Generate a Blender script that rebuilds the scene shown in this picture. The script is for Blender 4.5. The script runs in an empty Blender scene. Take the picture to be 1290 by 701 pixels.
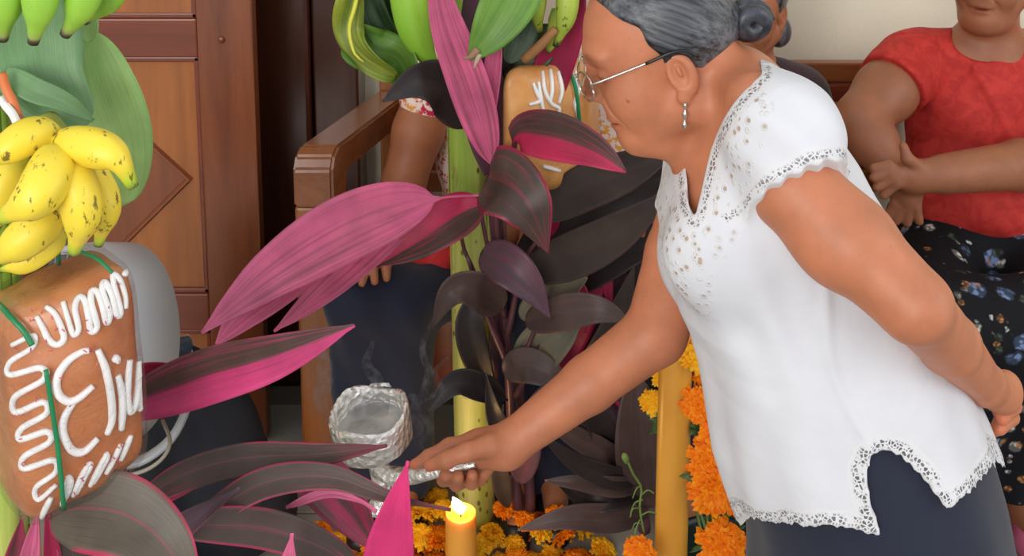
import bpy, bmesh, math, random
import numpy as np
from mathutils import Vector, Matrix
from mathutils.bvhtree import BVHTree
random.seed(7); np.random.seed(7)
SC = bpy.context.scene
C = SC.collection
# ------------------------------------------------------------------ camera
F_PX, PITCH, CAM_H = 1400.0, math.radians(9.0), 1.73
PP_Y = -127.0   # photo row of the optical axis: the picture is the lower part of a taller frame
cam_d = bpy.data.cameras.new('camera'); cam = bpy.data.objects.new('camera', cam_d); C.objects.link(cam)
cam_d.sensor_fit = 'HORIZONTAL'; cam_d.sensor_width = 36.0; cam_d.lens = 36.0 * F_PX / 1290.0
cam_d.shift_y = (PP_Y - 350.5) / 1290.0
cam_d.clip_start = 0.02; cam_d.clip_end = 100
cam.location = (0, 0, CAM_H); cam.rotation_euler = (math.radians(90) - PITCH, 0, 0)
SC.camera = cam
# ------------------------------------------------------------------ world, lights, exposure
w = bpy.data.worlds.new('world'); SC.world = w; w.use_nodes = True
bg = w.node_tree.nodes['Background']; bg.inputs[0].default_value = (0.93, 0.96, 1.0, 1); bg.inputs[1].default_value = 1.0
def area(name, loc, target, size, size_y, power, col):
    l = bpy.data.lights.new(name, 'AREA'); l.shape = 'RECTANGLE'; l.size = size; l.size_y = size_y; l.energy = power; l.color = col
    o = bpy.data.objects.new(name, l); C.objects.link(o); o.location = loc
    o.rotation_euler = (Vector(target) - Vector(loc)).to_track_quat('-Z', 'Y').to_euler()
    return o
area('daylight_doorway', (-1.8, -3.6, 2.5), (0.2, 2.0, 0.9), 3.4, 2.6, 195, (1.0, 0.97, 0.93))
area('right_area_light', (2.9, 0.4, 2.0), (0.3, 1.8, 0.8), 1.4, 1.6, 22, (0.93, 0.96, 1.0))  # weak cool area light from the right; no window is built there
SC.view_settings.view_transform = 'Standard'; SC.view_settings.look = 'None'
SC.view_settings.exposure = -0.1; SC.view_settings.gamma = 1.0; SC.view_settings.use_curve_mapping = False
SC.cycles.max_bounces = 8; SC.cycles.transparent_max_bounces = 24
try: SC.cycles.use_denoising = True
except Exception: pass
# ------------------------------------------------------------------ helpers
_c, _s = math.cos(PITCH), math.sin(PITCH)
def ray(px, py):
    v = (PP_Y - py) / F_PX
    return Vector(((px - 645.0) / F_PX, _c + v * _s, -_s + v * _c))
CAMP = Vector((0, 0, CAM_H))
def P(px, py, Y):
    """world point seen at photo pixel (px, py) and standing at depth Y (metres in front of the camera)"""
    d = ray(px, py)
    return CAMP + d * (Y / d.y)
def PA(*t): return np.array(P(*t))
def mpp(py, Y):
    """metres per photo pixel there"""
    return (Y / ray(645, py).y) / F_PX
def lin(c):
    def f(x):
        x = x / 255.0
        return x / 12.92 if x <= 0.04045 else ((x + 0.055) / 1.055) ** 2.4
    return (f(c[0]), f(c[1]), f(c[2]), 1.0)
class NT:
    def __init__(self, name):
        self.m = bpy.data.materials.new(name); self.m.use_nodes = True
        self.t = self.m.node_tree; self.b = self.t.nodes['Principled BSDF']; self.out = self.t.nodes['Material Output']
    def n(self, typ, **kw):
        nd = self.t.nodes.new(typ)
        for k, v in kw.items():
            if k.startswith('i_'): nd.inputs[int(k[2:]) if k[2:].isdigit() else k[2:]].default_value = v
            else: setattr(nd, k, v)
        return nd
    def l(self, a, b): self.t.links.new(a, b)
    def val(self, x):
        return x
    def sock(self, inp, x):
        if hasattr(x, 'is_output'): self.l(x, inp)
        else: inp.default_value = x
    def math(self, op, a, b=0.0, c=0.0, clamp=False):
        nd = self.n('ShaderNodeMath', operation=op, use_clamp=clamp)
        for i, x in enumerate((a, b, c)): self.sock(nd.inputs[i], x)
        return nd.outputs[0]
    def mix(self, f, a, b, mode='MIX'):
        nd = self.n('ShaderNodeMix', data_type='RGBA', blend_type=mode)
        self.sock(nd.inputs[0], f); self.sock(nd.inputs[6], a); self.sock(nd.inputs[7], b)
        return nd.outputs[2]
    def ramp(self, f, stops, interp='LINEAR'):
        nd = self.n('ShaderNodeValToRGB'); cr = nd.color_ramp; cr.interpolation = interp
        while len(cr.elements) < len(stops): cr.elements.new(0.5)
        for e, (p, c) in zip(cr.elements, stops):
            e.position = p; e.color = c if len(c) == 4 else (*c, 1)
        self.l(f, nd.inputs[0]); return nd.outputs[0]
    def smooth(self, x, lo, hi):
        nd = self.n('ShaderNodeMapRange', interpolation_type='SMOOTHSTEP')
        self.sock(nd.inputs[0], x); nd.inputs[1].default_value = lo; nd.inputs[2].default_value = hi
        return nd.outputs[0]
    def coord(self, which='Object', scale=(1, 1, 1), rot=(0, 0, 0), loc=(0, 0, 0)):
        tc = self.n('ShaderNodeTexCoord'); mp = self.n('ShaderNodeMapping')
        mp.inputs['Scale'].default_value = scale; mp.inputs['Rotation'].default_value = rot; mp.inputs['Location'].default_value = loc
        self.l(tc.outputs[which], mp.inputs[0]); return mp.outputs[0]
    def noise(self, vec, scale=5, detail=3, rough=0.5, dist=0.0, w=None):
        nd = self.n('ShaderNodeTexNoise', noise_dimensions='4D' if w is not None else '3D')
        self.l(vec, nd.inputs['Vector']); nd.inputs['Scale'].default_value = scale
        nd.inputs['Detail'].default_value = detail; nd.inputs['Roughness'].default_value = rough; nd.inputs['Distortion'].default_value = dist
        if w is not None: self.sock(nd.inputs['W'], w)
        return nd.outputs[0]
    def voro(self, vec, scale=5, feature='F1', rnd=1.0):
        nd = self.n('ShaderNodeTexVoronoi', feature=feature); self.l(vec, nd.inputs['Vector'])
        nd.inputs['Scale'].default_value = scale; nd.inputs['Randomness'].default_value = rnd
        return nd
    def bump(self, h, strength=0.3, dist=0.01):
        nd = self.n('ShaderNodeBump'); nd.inputs['Strength'].default_value = strength; nd.inputs['Distance'].default_value = dist
        self.l(h, nd.inputs['Height']); self.l(nd.outputs[0], self.b.inputs['Normal']); return nd
    def set(self, col=None, rough=None, spec=None, **kw):
        if col is not None: self.sock(self.b.inputs['Base Color'], col)
        if rough is not None: self.sock(self.b.inputs['Roughness'], rough)
        if spec is not None: self.sock(self.b.inputs['Specular IOR Level'], spec)
        for k, v in kw.items(): self.sock(self.b.inputs[k], v)
        return self.m
def simple(name, rgb, rough=0.5, spec=0.5, var=0.12, scale=12, bump=0.0, bscale=60, metallic=0.0, stretch=(1, 1, 1)):
    t = NT(name); col = lin(rgb)
    v = t.coord('Object', stretch)
    n = t.noise(v, scale, 4)
    a = tuple(x * (1 - var) for x in col[:3]) + (1,); b = tuple(min(1, x * (1 + var)) for x in col[:3]) + (1,)
    t.set(t.ramp(n, [(0.3, a), (0.7, b)]), rough, spec, Metallic=metallic)
    if bump:
        t.bump(t.noise(v, bscale, 3), bump, 0.004)
    return t.m
def empty(name, loc, label=None, cat=None, group=None):
    o = bpy.data.objects.new(name, None); C.objects.link(o); o.location = loc; o.empty_display_size = 0.05
    tag(o, label, cat, group); return o
def tag(o, label=None, cat=None, group=None, kind=None):
    if label: o['label'] = label
    if cat: o['category'] = cat
    if group: o['group'] = group
    if kind: o['kind'] = kind
    return o
def wloc(o):
    v = Vector((0, 0, 0))
    while o is not None: v = v + o.location; o = o.parent
    return v
def link(name, me, mat, parent=None):
    o = bpy.data.objects.new(name, me); C.objects.link(o)
    if mat is not None:
        for m in (mat if isinstance(mat, (list, tuple)) else [mat]): me.materials.append(m)
    if parent is not None:
        o.parent = parent; o.location = -wloc(parent)
    return o
def mesh(name, verts, faces, mat, parent=None, smooth=True, uv=None, col=None, recentre=None):
    """verts in world coordinates; the object's origin is put at the middle of its base"""
    me = bpy.data.meshes.new(name)
    V = np.asarray(verts, dtype=np.float64)
    if recentre is None: recentre = parent is None
    off = np.zeros(3)
    if recentre:
        off = np.array([(V[:, 0].min() + V[:, 0].max()) / 2, (V[:, 1].min() + V[:, 1].max()) / 2, V[:, 2].min()])
        V = V - off
    if isinstance(faces, np.ndarray) and faces.ndim == 2:
        k = faces.shape[1]; nf = len(faces)
        me.vertices.add(len(V)); me.vertices.foreach_set('co', V.astype(np.float32).ravel())
        me.loops.add(nf * k); me.loops.foreach_set('vertex_index', faces.astype(np.int32).ravel())
        me.polygons.add(nf); me.polygons.foreach_set('loop_start', np.arange(0, nf * k, k, dtype=np.int32))
        me.update(calc_edges=True); me.validate()
    else:
        me.from_pydata([tuple(v) for v in V], [], [tuple(f) for f in faces])
    if uv is not None:
        ul = me.uv_layers.new(name='UVMap'); U = np.asarray(uv, dtype=np.float32)
        li = np.zeros(len(me.loops), dtype=np.int32); me.loops.foreach_get('vertex_index', li)
        ul.data.foreach_set('uv', U[li].ravel())
    if col is not None:
        a = me.color_attributes.new('Col', 'FLOAT_COLOR', 'POINT')
        cc = np.ones((len(V), 4), dtype=np.float32); cc[:, :np.asarray(col).shape[1]] = col
        a.data.foreach_set('color', cc.ravel())
    if smooth and len(me.polygons): me.polygons.foreach_set('use_smooth', [True] * len(me.polygons))
    o = link(name, me, mat, parent)
    if recentre: o.location = Vector(off) + (o.location if parent is not None else Vector((0, 0, 0)))
    return o
def box_data(c, size, R=None, bev=0.0, seg=2):
    bm = bmesh.new(); bmesh.ops.create_cube(bm, size=1.0)
    for v in bm.verts: v.co = Vector((v.co.x * size[0], v.co.y * size[1], v.co.z * size[2]))
    if bev > 0:
        bmesh.ops.bevel(bm, geom=list(bm.edges), offset=bev, segments=seg, affect='EDGES', profile=0.6)
    M = Matrix.Translation(Vector(c)) @ (R.to_4x4() if R is not None else Matrix.Identity(4))
    bm.transform(M)
    bm.verts.ensure_lookup_table()
    vs = [tuple(v.co) for v in bm.verts]; fs = [[v.index for v in f.verts] for f in bm.faces]
    bm.free(); return vs, fs
def box(name, lo, hi, mat, parent=None, bev=0.004, smooth=False):
    lo, hi = Vector(lo), Vector(hi)
    v, f = box_data((lo + hi) / 2, hi - lo, None, bev)
    return mesh(name, v, f, mat, parent, smooth)
def merge(*parts):
    V, F = [], []
    for v, f in parts:
        o = len(V); V += [tuple(x) for x in v]; F += [[i + o for i in q] for q in f]
    return V, F
def spline(pts, n):
    """Catmull-Rom through pts (any dimension), n samples"""
    A = np.asarray([tuple(p) for p in pts], dtype=float)
    if len(A) == 2: return A[0] + (A[1] - A[0]) * np.linspace(0, 1, n)[:, None]
    E = np.vstack([2 * A[0] - A[1], A, 2 * A[-1] - A[-2]])
    seg = np.linalg.norm(np.diff(A[:, :min(3, A.shape[1])], axis=0), axis=1); cum = np.concatenate([[0], np.cumsum(seg)])
    out = []
    for s in np.linspace(0, cum[-1], n):
        i = min(len(A) - 2, max(0, int(np.searchsorted(cum, s, 'right') - 1)))
        t = 0 if seg[i] == 0 else (s - cum[i]) / seg[i]
        p0, p1, p2, p3 = E[i], E[i + 1], E[i + 2], E[i + 3]
        out.append(0.5 * ((2 * p1) + (-p0 + p2) * t + (2 * p0 - 5 * p1 + 4 * p2 - p3) * t * t + (-p0 + 3 * p1 - 3 * p2 + p3) * t ** 3))
    return np.array(out)
def frames(A):
    T = np.gradient(A, axis=0); T /= np.linalg.norm(T, axis=1)[:, None] + 1e-12
    up = np.array([0, 0, 1.0]) if abs(T[0][2]) < 0.9 else np.array([1.0, 0, 0])
    n = np.cross(T[0], up); n /= np.linalg.norm(n); N = [n]
    for i in range(1, len(A)):
        n = N[-1] - T[i] * np.dot(N[-1], T[i]); n /= np.linalg.norm(n) + 1e-12; N.append(n)
    N = np.array(N); B = np.cross(T, N)
    return T, N, B
def tube_data(pts, rad, n=None, seg=10, squash=1.0, cap=True, profile=None):
    A = spline(pts, n) if n else np.asarray([tuple(p) for p in pts], dtype=float)
    m = len(A)
    r = np.interp(np.linspace(0, 1, m), np.linspace(0, 1, len(rad)), rad) if hasattr(rad, '__len__') else np.full(m, rad)
    T, N, B = frames(A)
    V, F, UV = [], [], []
    for i in range(m):
        for j in range(seg):
            a = 2 * math.pi * j / seg
            k = 1.0 if profile is None else profile(a)
            V.append(A[i] + (N[i] * math.cos(a) + B[i] * math.sin(a) * squash) * r[i] * k); UV.append((j / seg, i / (m - 1)))
    for i in range(m - 1):
        for j in range(seg):
            k = (j + 1) % seg
            F.append([i * seg + j, i * seg + k, (i + 1) * seg + k, (i + 1) * seg + j])
    if cap:
        F.append(list(range(seg))[::-1]); F.append([(m - 1) * seg + j for j in range(seg)])
    return V, F, UV
def tube(name, pts, rad, mat, parent=None, n=None, seg=10, squash=1.0, cap=True, profile=None):
    V, F, UV = tube_data(pts, rad, n, seg, squash, cap, profile)
    return mesh(name, V, F, mat, parent, True, UV)
def lathe_data(prof, seg=32, c=(0, 0, 0), R=None, wob=None):
    V, F = [], []
    for i, (r, z) in enumerate(prof):
        for j in range(seg):
            a = 2 * math.pi * j / seg
            rr = r if wob is None else r * (1 + wob(i, a))
            p = Vector((rr * math.cos(a), rr * math.sin(a), z))
            if R is not None: p = R @ p
            V.append(tuple(p + Vector(c)))
    m = len(prof)
    for i in range(m - 1):
        for j in range(seg):
            k = (j + 1) % seg
            F.append([i * seg + j, i * seg + k, (i + 1) * seg + k, (i + 1) * seg + j])
    return V, F
# ------------------------------------------------------------------ signed distance fields and their mesher
class SDF:
    def __init__(self): self.ops = []
    def cap(self, a, b, ra, rb=None, k=0.02, op='u'):
        self.ops.append((op, 'c', (np.array(a, float), np.array(b, float), ra, ra if rb is None else rb), k)); return self
    def chain(self, pts, rad, k=0.02):
        for i in range(len(pts) - 1): self.cap(pts[i], pts[i + 1], rad[i], rad[i + 1], k)
        return self
    def ell(self, c, r, k=0.02, R=None, op='u'):
        self.ops.append((op, 'e', (np.array(c, float), np.array(r, float), None if R is None else np.array(R, float)), k)); return self
    def fn(self, f, k=0.02, op='u'):
        self.ops.append((op, 'f', f, k)); return self
    def __call__(self, p):
        d = None
        for op, typ, a, k in self.ops:
            if typ == 'c':
                A, B, ra, rb = a; ab = B - A; pa = p - A
                t = np.clip(pa @ ab / (ab @ ab + 1e-12), 0, 1)
                e = np.linalg.norm(pa - t[:, None] * ab, axis=1) - (ra + (rb - ra) * t)
            elif typ == 'e':
                c, r, R = a; q = p - c
                if R is not None: q = q @ R.T
                k0 = np.linalg.norm(q / r, axis=1); k1 = np.linalg.norm(q / (r * r), axis=1) + 1e-9
                e = k0 * (k0 - 1) / k1
            else: e = a(p)
            if d is None: d = e
            elif op == 'u':
                h = np.clip(0.5 + 0.5 * (e - d) / k, 0, 1); d = e + (d - e) * h - k * h * (1 - h)
            elif op == 's':
                h = np.clip(0.5 - 0.5 * (d + e) / k, 0, 1); d = d + (-e - d) * h + k * h * (1 - h)
            elif op == 'i':
                h = np.clip(0.5 - 0.5 * (e - d) / k, 0, 1); d = e + (d - e) * h + k * h * (1 - h)
        return d
def sdf_mesh(fn, lo, hi, h, margin=1.6):
    lo = np.array(lo, float); hi = np.array(hi, float); Bk = 8
    nb = np.ceil((hi - lo) / h / Bk).astype(int); n = nb * Bk
    g = np.stack(np.meshgrid(*[np.arange(k) for k in nb], indexing='ij'), -1).reshape(-1, 3)
    cen = lo + (g * Bk + (Bk - 1) / 2) * h
    dc = np.concatenate([fn(x) for x in np.array_split(cen, max(1, len(cen) // 200000))])
    act = np.abs(dc) < Bk * h * 0.87 * margin + h
    arr = np.repeat(np.repeat(np.repeat(np.where(dc < 0, -1.0, 1.0).astype(np.float32).reshape(nb), Bk, 0), Bk, 1), Bk, 2)
    off = np.stack(np.meshgrid(*[np.arange(Bk)] * 3, indexing='ij'), -1).reshape(-1, 3)
    A = arr.reshape(nb[0], Bk, nb[1], Bk, nb[2], Bk)
    ga = g[act]
    for part in np.array_split(ga, max(1, len(ga) // 400)):
        idx = (part[:, None, :] * Bk + off[None]).reshape(-1, 3)
        d = fn(lo + idx * h).astype(np.float32).reshape(len(part), Bk, Bk, Bk)
        for q, b in enumerate(part): A[b[0], :, b[1], :, b[2], :] = d[q]
    S = arr < 0
    c = np.zeros(n - 1, dtype=np.int8)
    for i in (0, 1):
        for j in (0, 1):
            for k in (0, 1):
                c += S[i:n[0] - 1 + i, j:n[1] - 1 + j, k:n[2] - 1 + k]
    cells = np.argwhere((c > 0) & (c < 8))
    idm = np.full(n - 1, -1, dtype=np.int32); idm[tuple(cells.T)] = np.arange(len(cells))
    corner = [(i, j, k) for i in (0, 1) for j in (0, 1) for k in (0, 1)]
    vals = np.stack([arr[cells[:, 0] + i, cells[:, 1] + j, cells[:, 2] + k] for i, j, k in corner], 1)
    acc = np.zeros((len(cells), 3)); cnt = np.zeros(len(cells))
    for a in range(8):
        for b in range(a + 1, 8):
            if sum(abs(x - y) for x, y in zip(corner[a], corner[b])) != 1: continue
            va, vb = vals[:, a], vals[:, b]; m = (va < 0) != (vb < 0)
            t = np.where(m, va / np.where(m, va - vb, 1), 0)
            pos = np.array(corner[a]) + t[:, None] * (np.array(corner[b]) - np.array(corner[a]))
            acc[m] += pos[m]; cnt[m] += 1
    V = lo + (cells + acc / cnt[:, None]) * h
    F = []
    for ax in range(3):
        s0 = [slice(None)] * 3; s1 = [slice(None)] * 3; s0[ax] = slice(0, -1); s1[ax] = slice(1, None)
        e = np.argwhere(S[tuple(s0)] != S[tuple(s1)])
        u, v = [(1, 2), (2, 0), (0, 1)][ax]
        ok = (e[:, u] > 0) & (e[:, v] > 0) & (e[:, u] < n[u] - 1) & (e[:, v] < n[v] - 1); e = e[ok]
        du = np.zeros(3, int); du[u] = 1; dv = np.zeros(3, int); dv[v] = 1
        q = np.stack([idm[tuple((e - du - dv).T)], idm[tuple((e - dv).T)], idm[tuple(e.T)], idm[tuple((e - du).T)]], 1)
        neg = S[tuple(e.T)]
        q[~neg] = q[~neg][:, ::-1]
        F.append(q)
    F = np.concatenate(F); F = F[(F >= 0).all(1)]
    return V, F
def poly_sdf(pts, x, z):
    """signed distance to a 2-D polygon (negative inside)"""
    P2 = np.asarray(pts, float); d = np.full(len(x), 1e9); sgn = np.ones(len(x))
    n = len(P2)
    for i in range(n):
        a, b = P2[i], P2[i - 1]; ex, ez = b[0] - a[0], b[1] - a[1]; wx, wz = x - a[0], z - a[1]
        t = np.clip((wx * ex + wz * ez) / (ex * ex + ez * ez + 1e-12), 0, 1)
        d = np.minimum(d, (wx - ex * t) ** 2 + (wz - ez * t) ** 2)
        c1 = z >= a[1]; c2 = z < b[1]; c3 = ex * wz > ez * wx
        flip = (c1 & c2 & c3) | (~c1 & ~c2 & ~c3)
        sgn = np.where(flip, -sgn, sgn)
    return sgn * np.sqrt(d)
# ================================================================== SETTING
def wood(name, dark, light, scale=3.0, stretch=(1, 1, 0.08), rough=0.35, bump=0.15, coat=0.3):
    t = NT(name); v = t.coord('Object', stretch)
    n = t.noise(v, scale * 6, 6, 0.6, 0.6); n2 = t.noise(v, scale * 40, 3, 0.6)
    f = t.math('ADD', t.math('MULTIPLY', n, 0.75), t.math('MULTIPLY', n2, 0.25))
    t.set(t.ramp(f, [(0.32, lin(dark)), (0.68, lin(light))]), rough, 0.5)
    t.b.inputs['Coat Weight'].default_value = coat; t.b.inputs['Coat Roughness'].default_value = 0.22
    t.bump(f, bump, 0.002); return t.m
M_DOORV = wood('door_wood_vertical', (98, 46, 22), (140, 74, 36), 1.6)
M_DOORH = wood('door_wood_rail', (98, 42, 22), (130, 60, 32), 1.6, (0.08, 1, 1))
M_PANEL = wood('door_panel_wood', (134, 72, 26), (178, 106, 46), 1.4)
M_JAMB = wood('dark_jamb_wood', (52, 26, 18), (84, 42, 26), 1.6, rough=0.22, coat=0.6)
M_BENCHX = wood('bench_wood_long', (118, 62, 28), (160, 94, 46), 1.6, (0.08, 1, 1), coat=0.4)
M_BENCHY = wood('bench_wood_arm', (112, 58, 26), (154, 88, 44), 1.6, (1, 0.08, 1), rough=0.25, coat=0.6)
M_BENCHZ = wood('bench_wood_post', (122, 66, 30), (166, 100, 50), 1.6, (1, 1, 0.08), rough=0.28, coat=0.5)
M_BENCHR = wood('bench_wood_red', (110, 46, 24), (146, 66, 36), 1.6, (0.08, 1, 1), coat=0.4)
M_WALL = simple('cream_plaster', (238, 230, 208), 0.8, 0.2, 0.03, 3, 0.15, 90)
M_TILE = simple('grey_floor_tile', (150, 146, 138), 0.28, 0.5, 0.07, 14, 0.03, 60)
M_GROUT = simple('floor_grout', (110, 104, 96), 0.9, 0.2, 0.1, 30)
def st(o): o['kind'] = 'structure'; return o
WALL_Y = 2.86
fl = st(box('floor', (-3.2, -2.6, -0.08), (3.4, WALL_Y + 0.1, -0.006), M_GROUT, None, 0.0))
ts = 0.40
tv, tf = box_data((0, 0, -0.006), (ts - 0.006, ts - 0.006, 0.012), None, 0.0015, 1)
tile_me = None
for i in range(-9, 8):
    for j in range(-2, 7):
        x0 = 0.235 + i * ts; y0 = 0.42 + j * ts
        if y0 + ts / 2 > WALL_Y: continue
        if tile_me is None:
            o = mesh('tile', tv, tf, M_TILE, None, False, recentre=False); tile_me = o.data
        else:
            o = bpy.data.objects.new('tile', tile_me); C.objects.link(o)
        o.parent = fl; o.location = Vector((x0, y0, random.uniform(-0.0004, 0.0004))) - fl.location
st(box('wall_back', (-3.2, WALL_Y, 0.0), (3.4, WALL_Y + 0.14, 3.0), M_WALL, None, 0.0))
st(box('wall_left', (-3.3, 0.6, 0.0), (-3.2, WALL_Y + 0.1, 3.0), M_WALL, None, 0.0))
st(box('wall_right', (3.3, 0.9, 0.0), (3.4, WALL_Y + 0.1, 3.0), M_WALL, None, 0.0))
st(box('shade_ceiling', (-3.3, 1.9, 3.0), (3.4, WALL_Y + 0.14, 3.1), simple('shade_ceiling_white', (232, 228, 216), 0.85, 0.2, 0.03, 4), None, 0.0))  # unseen ceiling added to darken the bench end; front left open for sky light
# ---- open panelled door leaf, standing at DY
DY = 2.47
def zx(px, py, Y): q = P(px, py, Y); return q.x, q.z
dx1 = P(324, 200, DY).x; dx0 = dx1 - 0.84
door = st(empty('door_1', ((dx0 + dx1) / 2, DY, 0)))
sw = 0.128
zr = lambda py: P(250, py, DY).z
rails = [(zr(500), 0.01), (zr(371), zr(417)), (zr(24), zr(73)), (2.02, 1.9)]
box('stile', (dx1 - sw, DY, 0.01), (dx1, DY + 0.045, 2.05), M_DOORV, door, 0.004)
box('stile', (dx0, DY, 0.01), (dx0 + sw, DY + 0.045, 2.05), M_DOORV, door, 0.004)
for a, b in rails:
    box('rail', (dx0 + sw, DY + 0.001, min(a, b)), (dx1 - sw, DY + 0.044, max(a, b)), M_DOORH, door, 0.004)
for lo_, hi_ in ((rails[0][0], rails[1][1]), (rails[1][0], rails[2][1]), (rails[2][0], 1.9)):
    box('panel', (dx0 + sw - 0.005, DY + 0.014, lo_ - 0.005), (dx1 - sw + 0.005, DY + 0.034, hi_ + 0.005), M_PANEL, door, 0.0)
    mw = 0.012
    for (a, b, c_, d_) in ((dx0 + sw, lo_, dx1 - sw, lo_ + mw), (dx0 + sw, hi_ - mw, dx1 - sw, hi_), (dx0 + sw, lo_, dx0 + sw + mw, hi_), (dx1 - sw - mw, lo_, dx1 - sw, hi_)):
        box('bead_moulding', (a, DY + 0.006, b), (c_, DY + 0.02, d_), M_DOORH, door, 0.003)
dc = Vector(((dx0 + dx1) / 2, DY + 0.008, P(243, 228, DY).z)); dr = P(243, 228, DY).x - dc.x
v4 = [(dc.x + dr, dc.z), (dc.x, dc.z + dr), (dc.x - dr, dc.z), (dc.x, dc.z - dr)]
V, Fc = [], []
for (r_, y_) in ((0.0, 0.012), (0.006, -0.002), (0.012, -0.002), (0.02, 0.012)):
    for (x_, z_) in v4:
        s_ = 1 - r_ / dr * 1.41
        V.append((dc.x + (x_ - dc.x) * s_, DY + 0.006 + y_, dc.z + (z_ - dc.z) * s_))
for k in range(3):
    for j in range(4): Fc.append([k * 4 + j, k * 4 + (j + 1) % 4, (k + 1) * 4 + (j + 1) % 4, (k + 1) * 4 + j])
mesh('diamond_moulding', V, Fc, M_DOORV, door, False)
V = [(dc.x + (x_ - dc.x) * 0.97, DY + 0.0115, dc.z + (z_ - dc.z) * 0.97) for x_, z_ in v4] + [(dc.x + (x_ - dc.x) * 0.97, DY + 0.02, dc.z + (z_ - dc.z) * 0.97) for x_, z_ in v4]
mesh('diamond_panel', V, [[0, 1, 2, 3]] + [[j, (j + 1) % 4, 4 + (j + 1) % 4, 4 + j] for j in range(4)], M_DOORV, door, False)
q = P(279, 50, DY)
v_, f_ = lathe_data([(0.0001, -0.004), (0.006, -0.004), (0.008, -0.002), (0.0085, 0.0), (0.009, 0.004)], 20, (q.x, DY - 0.001, q.z), Matrix.Rotation(math.radians(-90), 3, 'X'))
mesh('peg', v_, f_, M_DOORH, door)
# ---- dark door casing between the leaf and the white wall
x1 = P(455, 150, WALL_Y - 0.09).x
st(box('trim_4', (x1 - 0.115, WALL_Y - 0.13, 0.0), (x1, WALL_Y, 2.2), M_JAMB, None, 0.006))
st(box('trim_1', (x1 - 0.30, WALL_Y - 0.16, 0.0), (x1 - 0.118, WALL_Y - 0.02, 2.2), M_JAMB, None, 0.012))
st(box('trim_2', (x1 - 0.34, WALL_Y - 0.235, 0.0), (x1 - 0.303, WALL_Y - 0.0, 2.2), M_JAMB, None, 0.008))
st(box('trim_3', (dx1 - 0.2, DY + 0.06, 0.0), (x1 - 0.345, WALL_Y, 2.2), simple('dark_gap_wood', (34, 22, 20), 0.5, 0.4, 0.2, 6), None, 0.004))
# ---- long wooden bench
ARM_Y0, ARM_Y1 = 2.24, 2.74
ax = P(394, 240, ARM_Y0).x
bx1 = 1.75
bench = empty('bench', ((ax + bx1) / 2, 2.55, 0), 'long varnished wooden bench with square arm against the cream wall', 'bench')
AZ = P(395, 192, ARM_Y0).z
aw = 0.085
ARM_SK = P(497, 150, ARM_Y1).x - ax   # the arms splay slightly inwards to the back
def arm(x):
    prof = [(ARM_Y0, AZ - 0.125), (ARM_Y0, AZ - 0.04), (ARM_Y0 + 0.012, AZ - 0.014), (ARM_Y0 + 0.04, AZ), (ARM_Y1, AZ - 0.035), (ARM_Y1, AZ - 0.105), (ARM_Y0 + 0.085, AZ - 0.075), (ARM_Y0 + 0.075, AZ - 0.125)]
    sk = lambda y: x + (ARM_SK if x < 0 else 0) * (y - ARM_Y0) / (ARM_Y1 - ARM_Y0)
    V = [(sk(y) - aw / 2, y, z) for y, z in prof] + [(sk(y) + aw / 2, y, z) for y, z in prof]
    n = len(prof)
    F = [[j, (j + 1) % n, n + (j + 1) % n, n + j] for j in range(n)] + [list(range(n))[::-1], [n + j for j in range(n)]]
    bm = bmesh.new(); vs = [bm.verts.new(v) for v in V]
    for f in F: bm.faces.new([vs[i] for i in f])
    bmesh.ops.recalc_face_normals(bm, faces=bm.faces)
    bmesh.ops.bevel(bm, geom=list(bm.edges), offset=0.006, segments=2, affect='EDGES')
    bm.verts.ensure_lookup_table()
    r = [tuple(v.co) for v in bm.verts], [[v.index for v in f.verts] for f in bm.faces]
    bm.free(); return r
for x in (ax, bx1 - 0.05):
    V, F = arm(x); mesh('armrest', V, F, M_BENCHY, bench, False)
    box('front_post', (x - aw / 2 + 0.002, ARM_Y0 + 0.003, 0), (x + aw / 2 - 0.002, ARM_Y0 + 0.075, AZ - 0.126), M_BENCHZ, bench, 0.006)
    bxp = x + (ARM_SK if x < 0 else 0)
    box('back_post', (bxp - aw / 2 + 0.004, ARM_Y1 + 0.002, 0), (bxp + aw / 2 - 0.004, ARM_Y1 + 0.06, 0.86), M_BENCHZ, bench, 0.006)
SEAT_Z = 0.445
box('seat_apron', (ax + aw / 2, 2.33, 0.215), (bx1 - 0.09, 2.355, SEAT_Z - 0.032), M_BENCHR, bench, 0.004)
for k in range(4):
    y0 = 2.30 + k * 0.11
    box('seat_plank', (ax + aw / 2, y0, SEAT_Z - 0.03), (bx1 - 0.09, y0 + 0.104, SEAT_Z), M_BENCHR if k == 0 else M_BENCHX, bench, 0.006)
box('back_rail', (ax + ARM_SK + aw / 2, 2.755, P(1050, 103, 2.76).z), (bx1 - 0.09, 2.79, P(1050, 79, 2.76).z), M_BENCHX, bench, 0.006)
box('back_rail', (ax + ARM_SK + aw / 2, 2.745, P(1050, 128, 2.75).z), (bx1 - 0.09, 2.775, P(1050, 106, 2.75).z), M_BENCHR, bench, 0.006)
box('back_rail', (ax + ARM_SK + aw / 2, 2.745, 0.52), (bx1 - 0.09, 2.775, 0.58), M_BENCHX, bench, 0.006)
for k in range(14):
    x = ax + ARM_SK + 0.12 + k * 0.16
    if x < bx1 - 0.15: box('back_slat', (x - 0.035, 2.752, 0.58), (x + 0.035, 2.77, P(1050, 128, 2.75).z), M_BENCHR, bench, 0.003)
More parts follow.
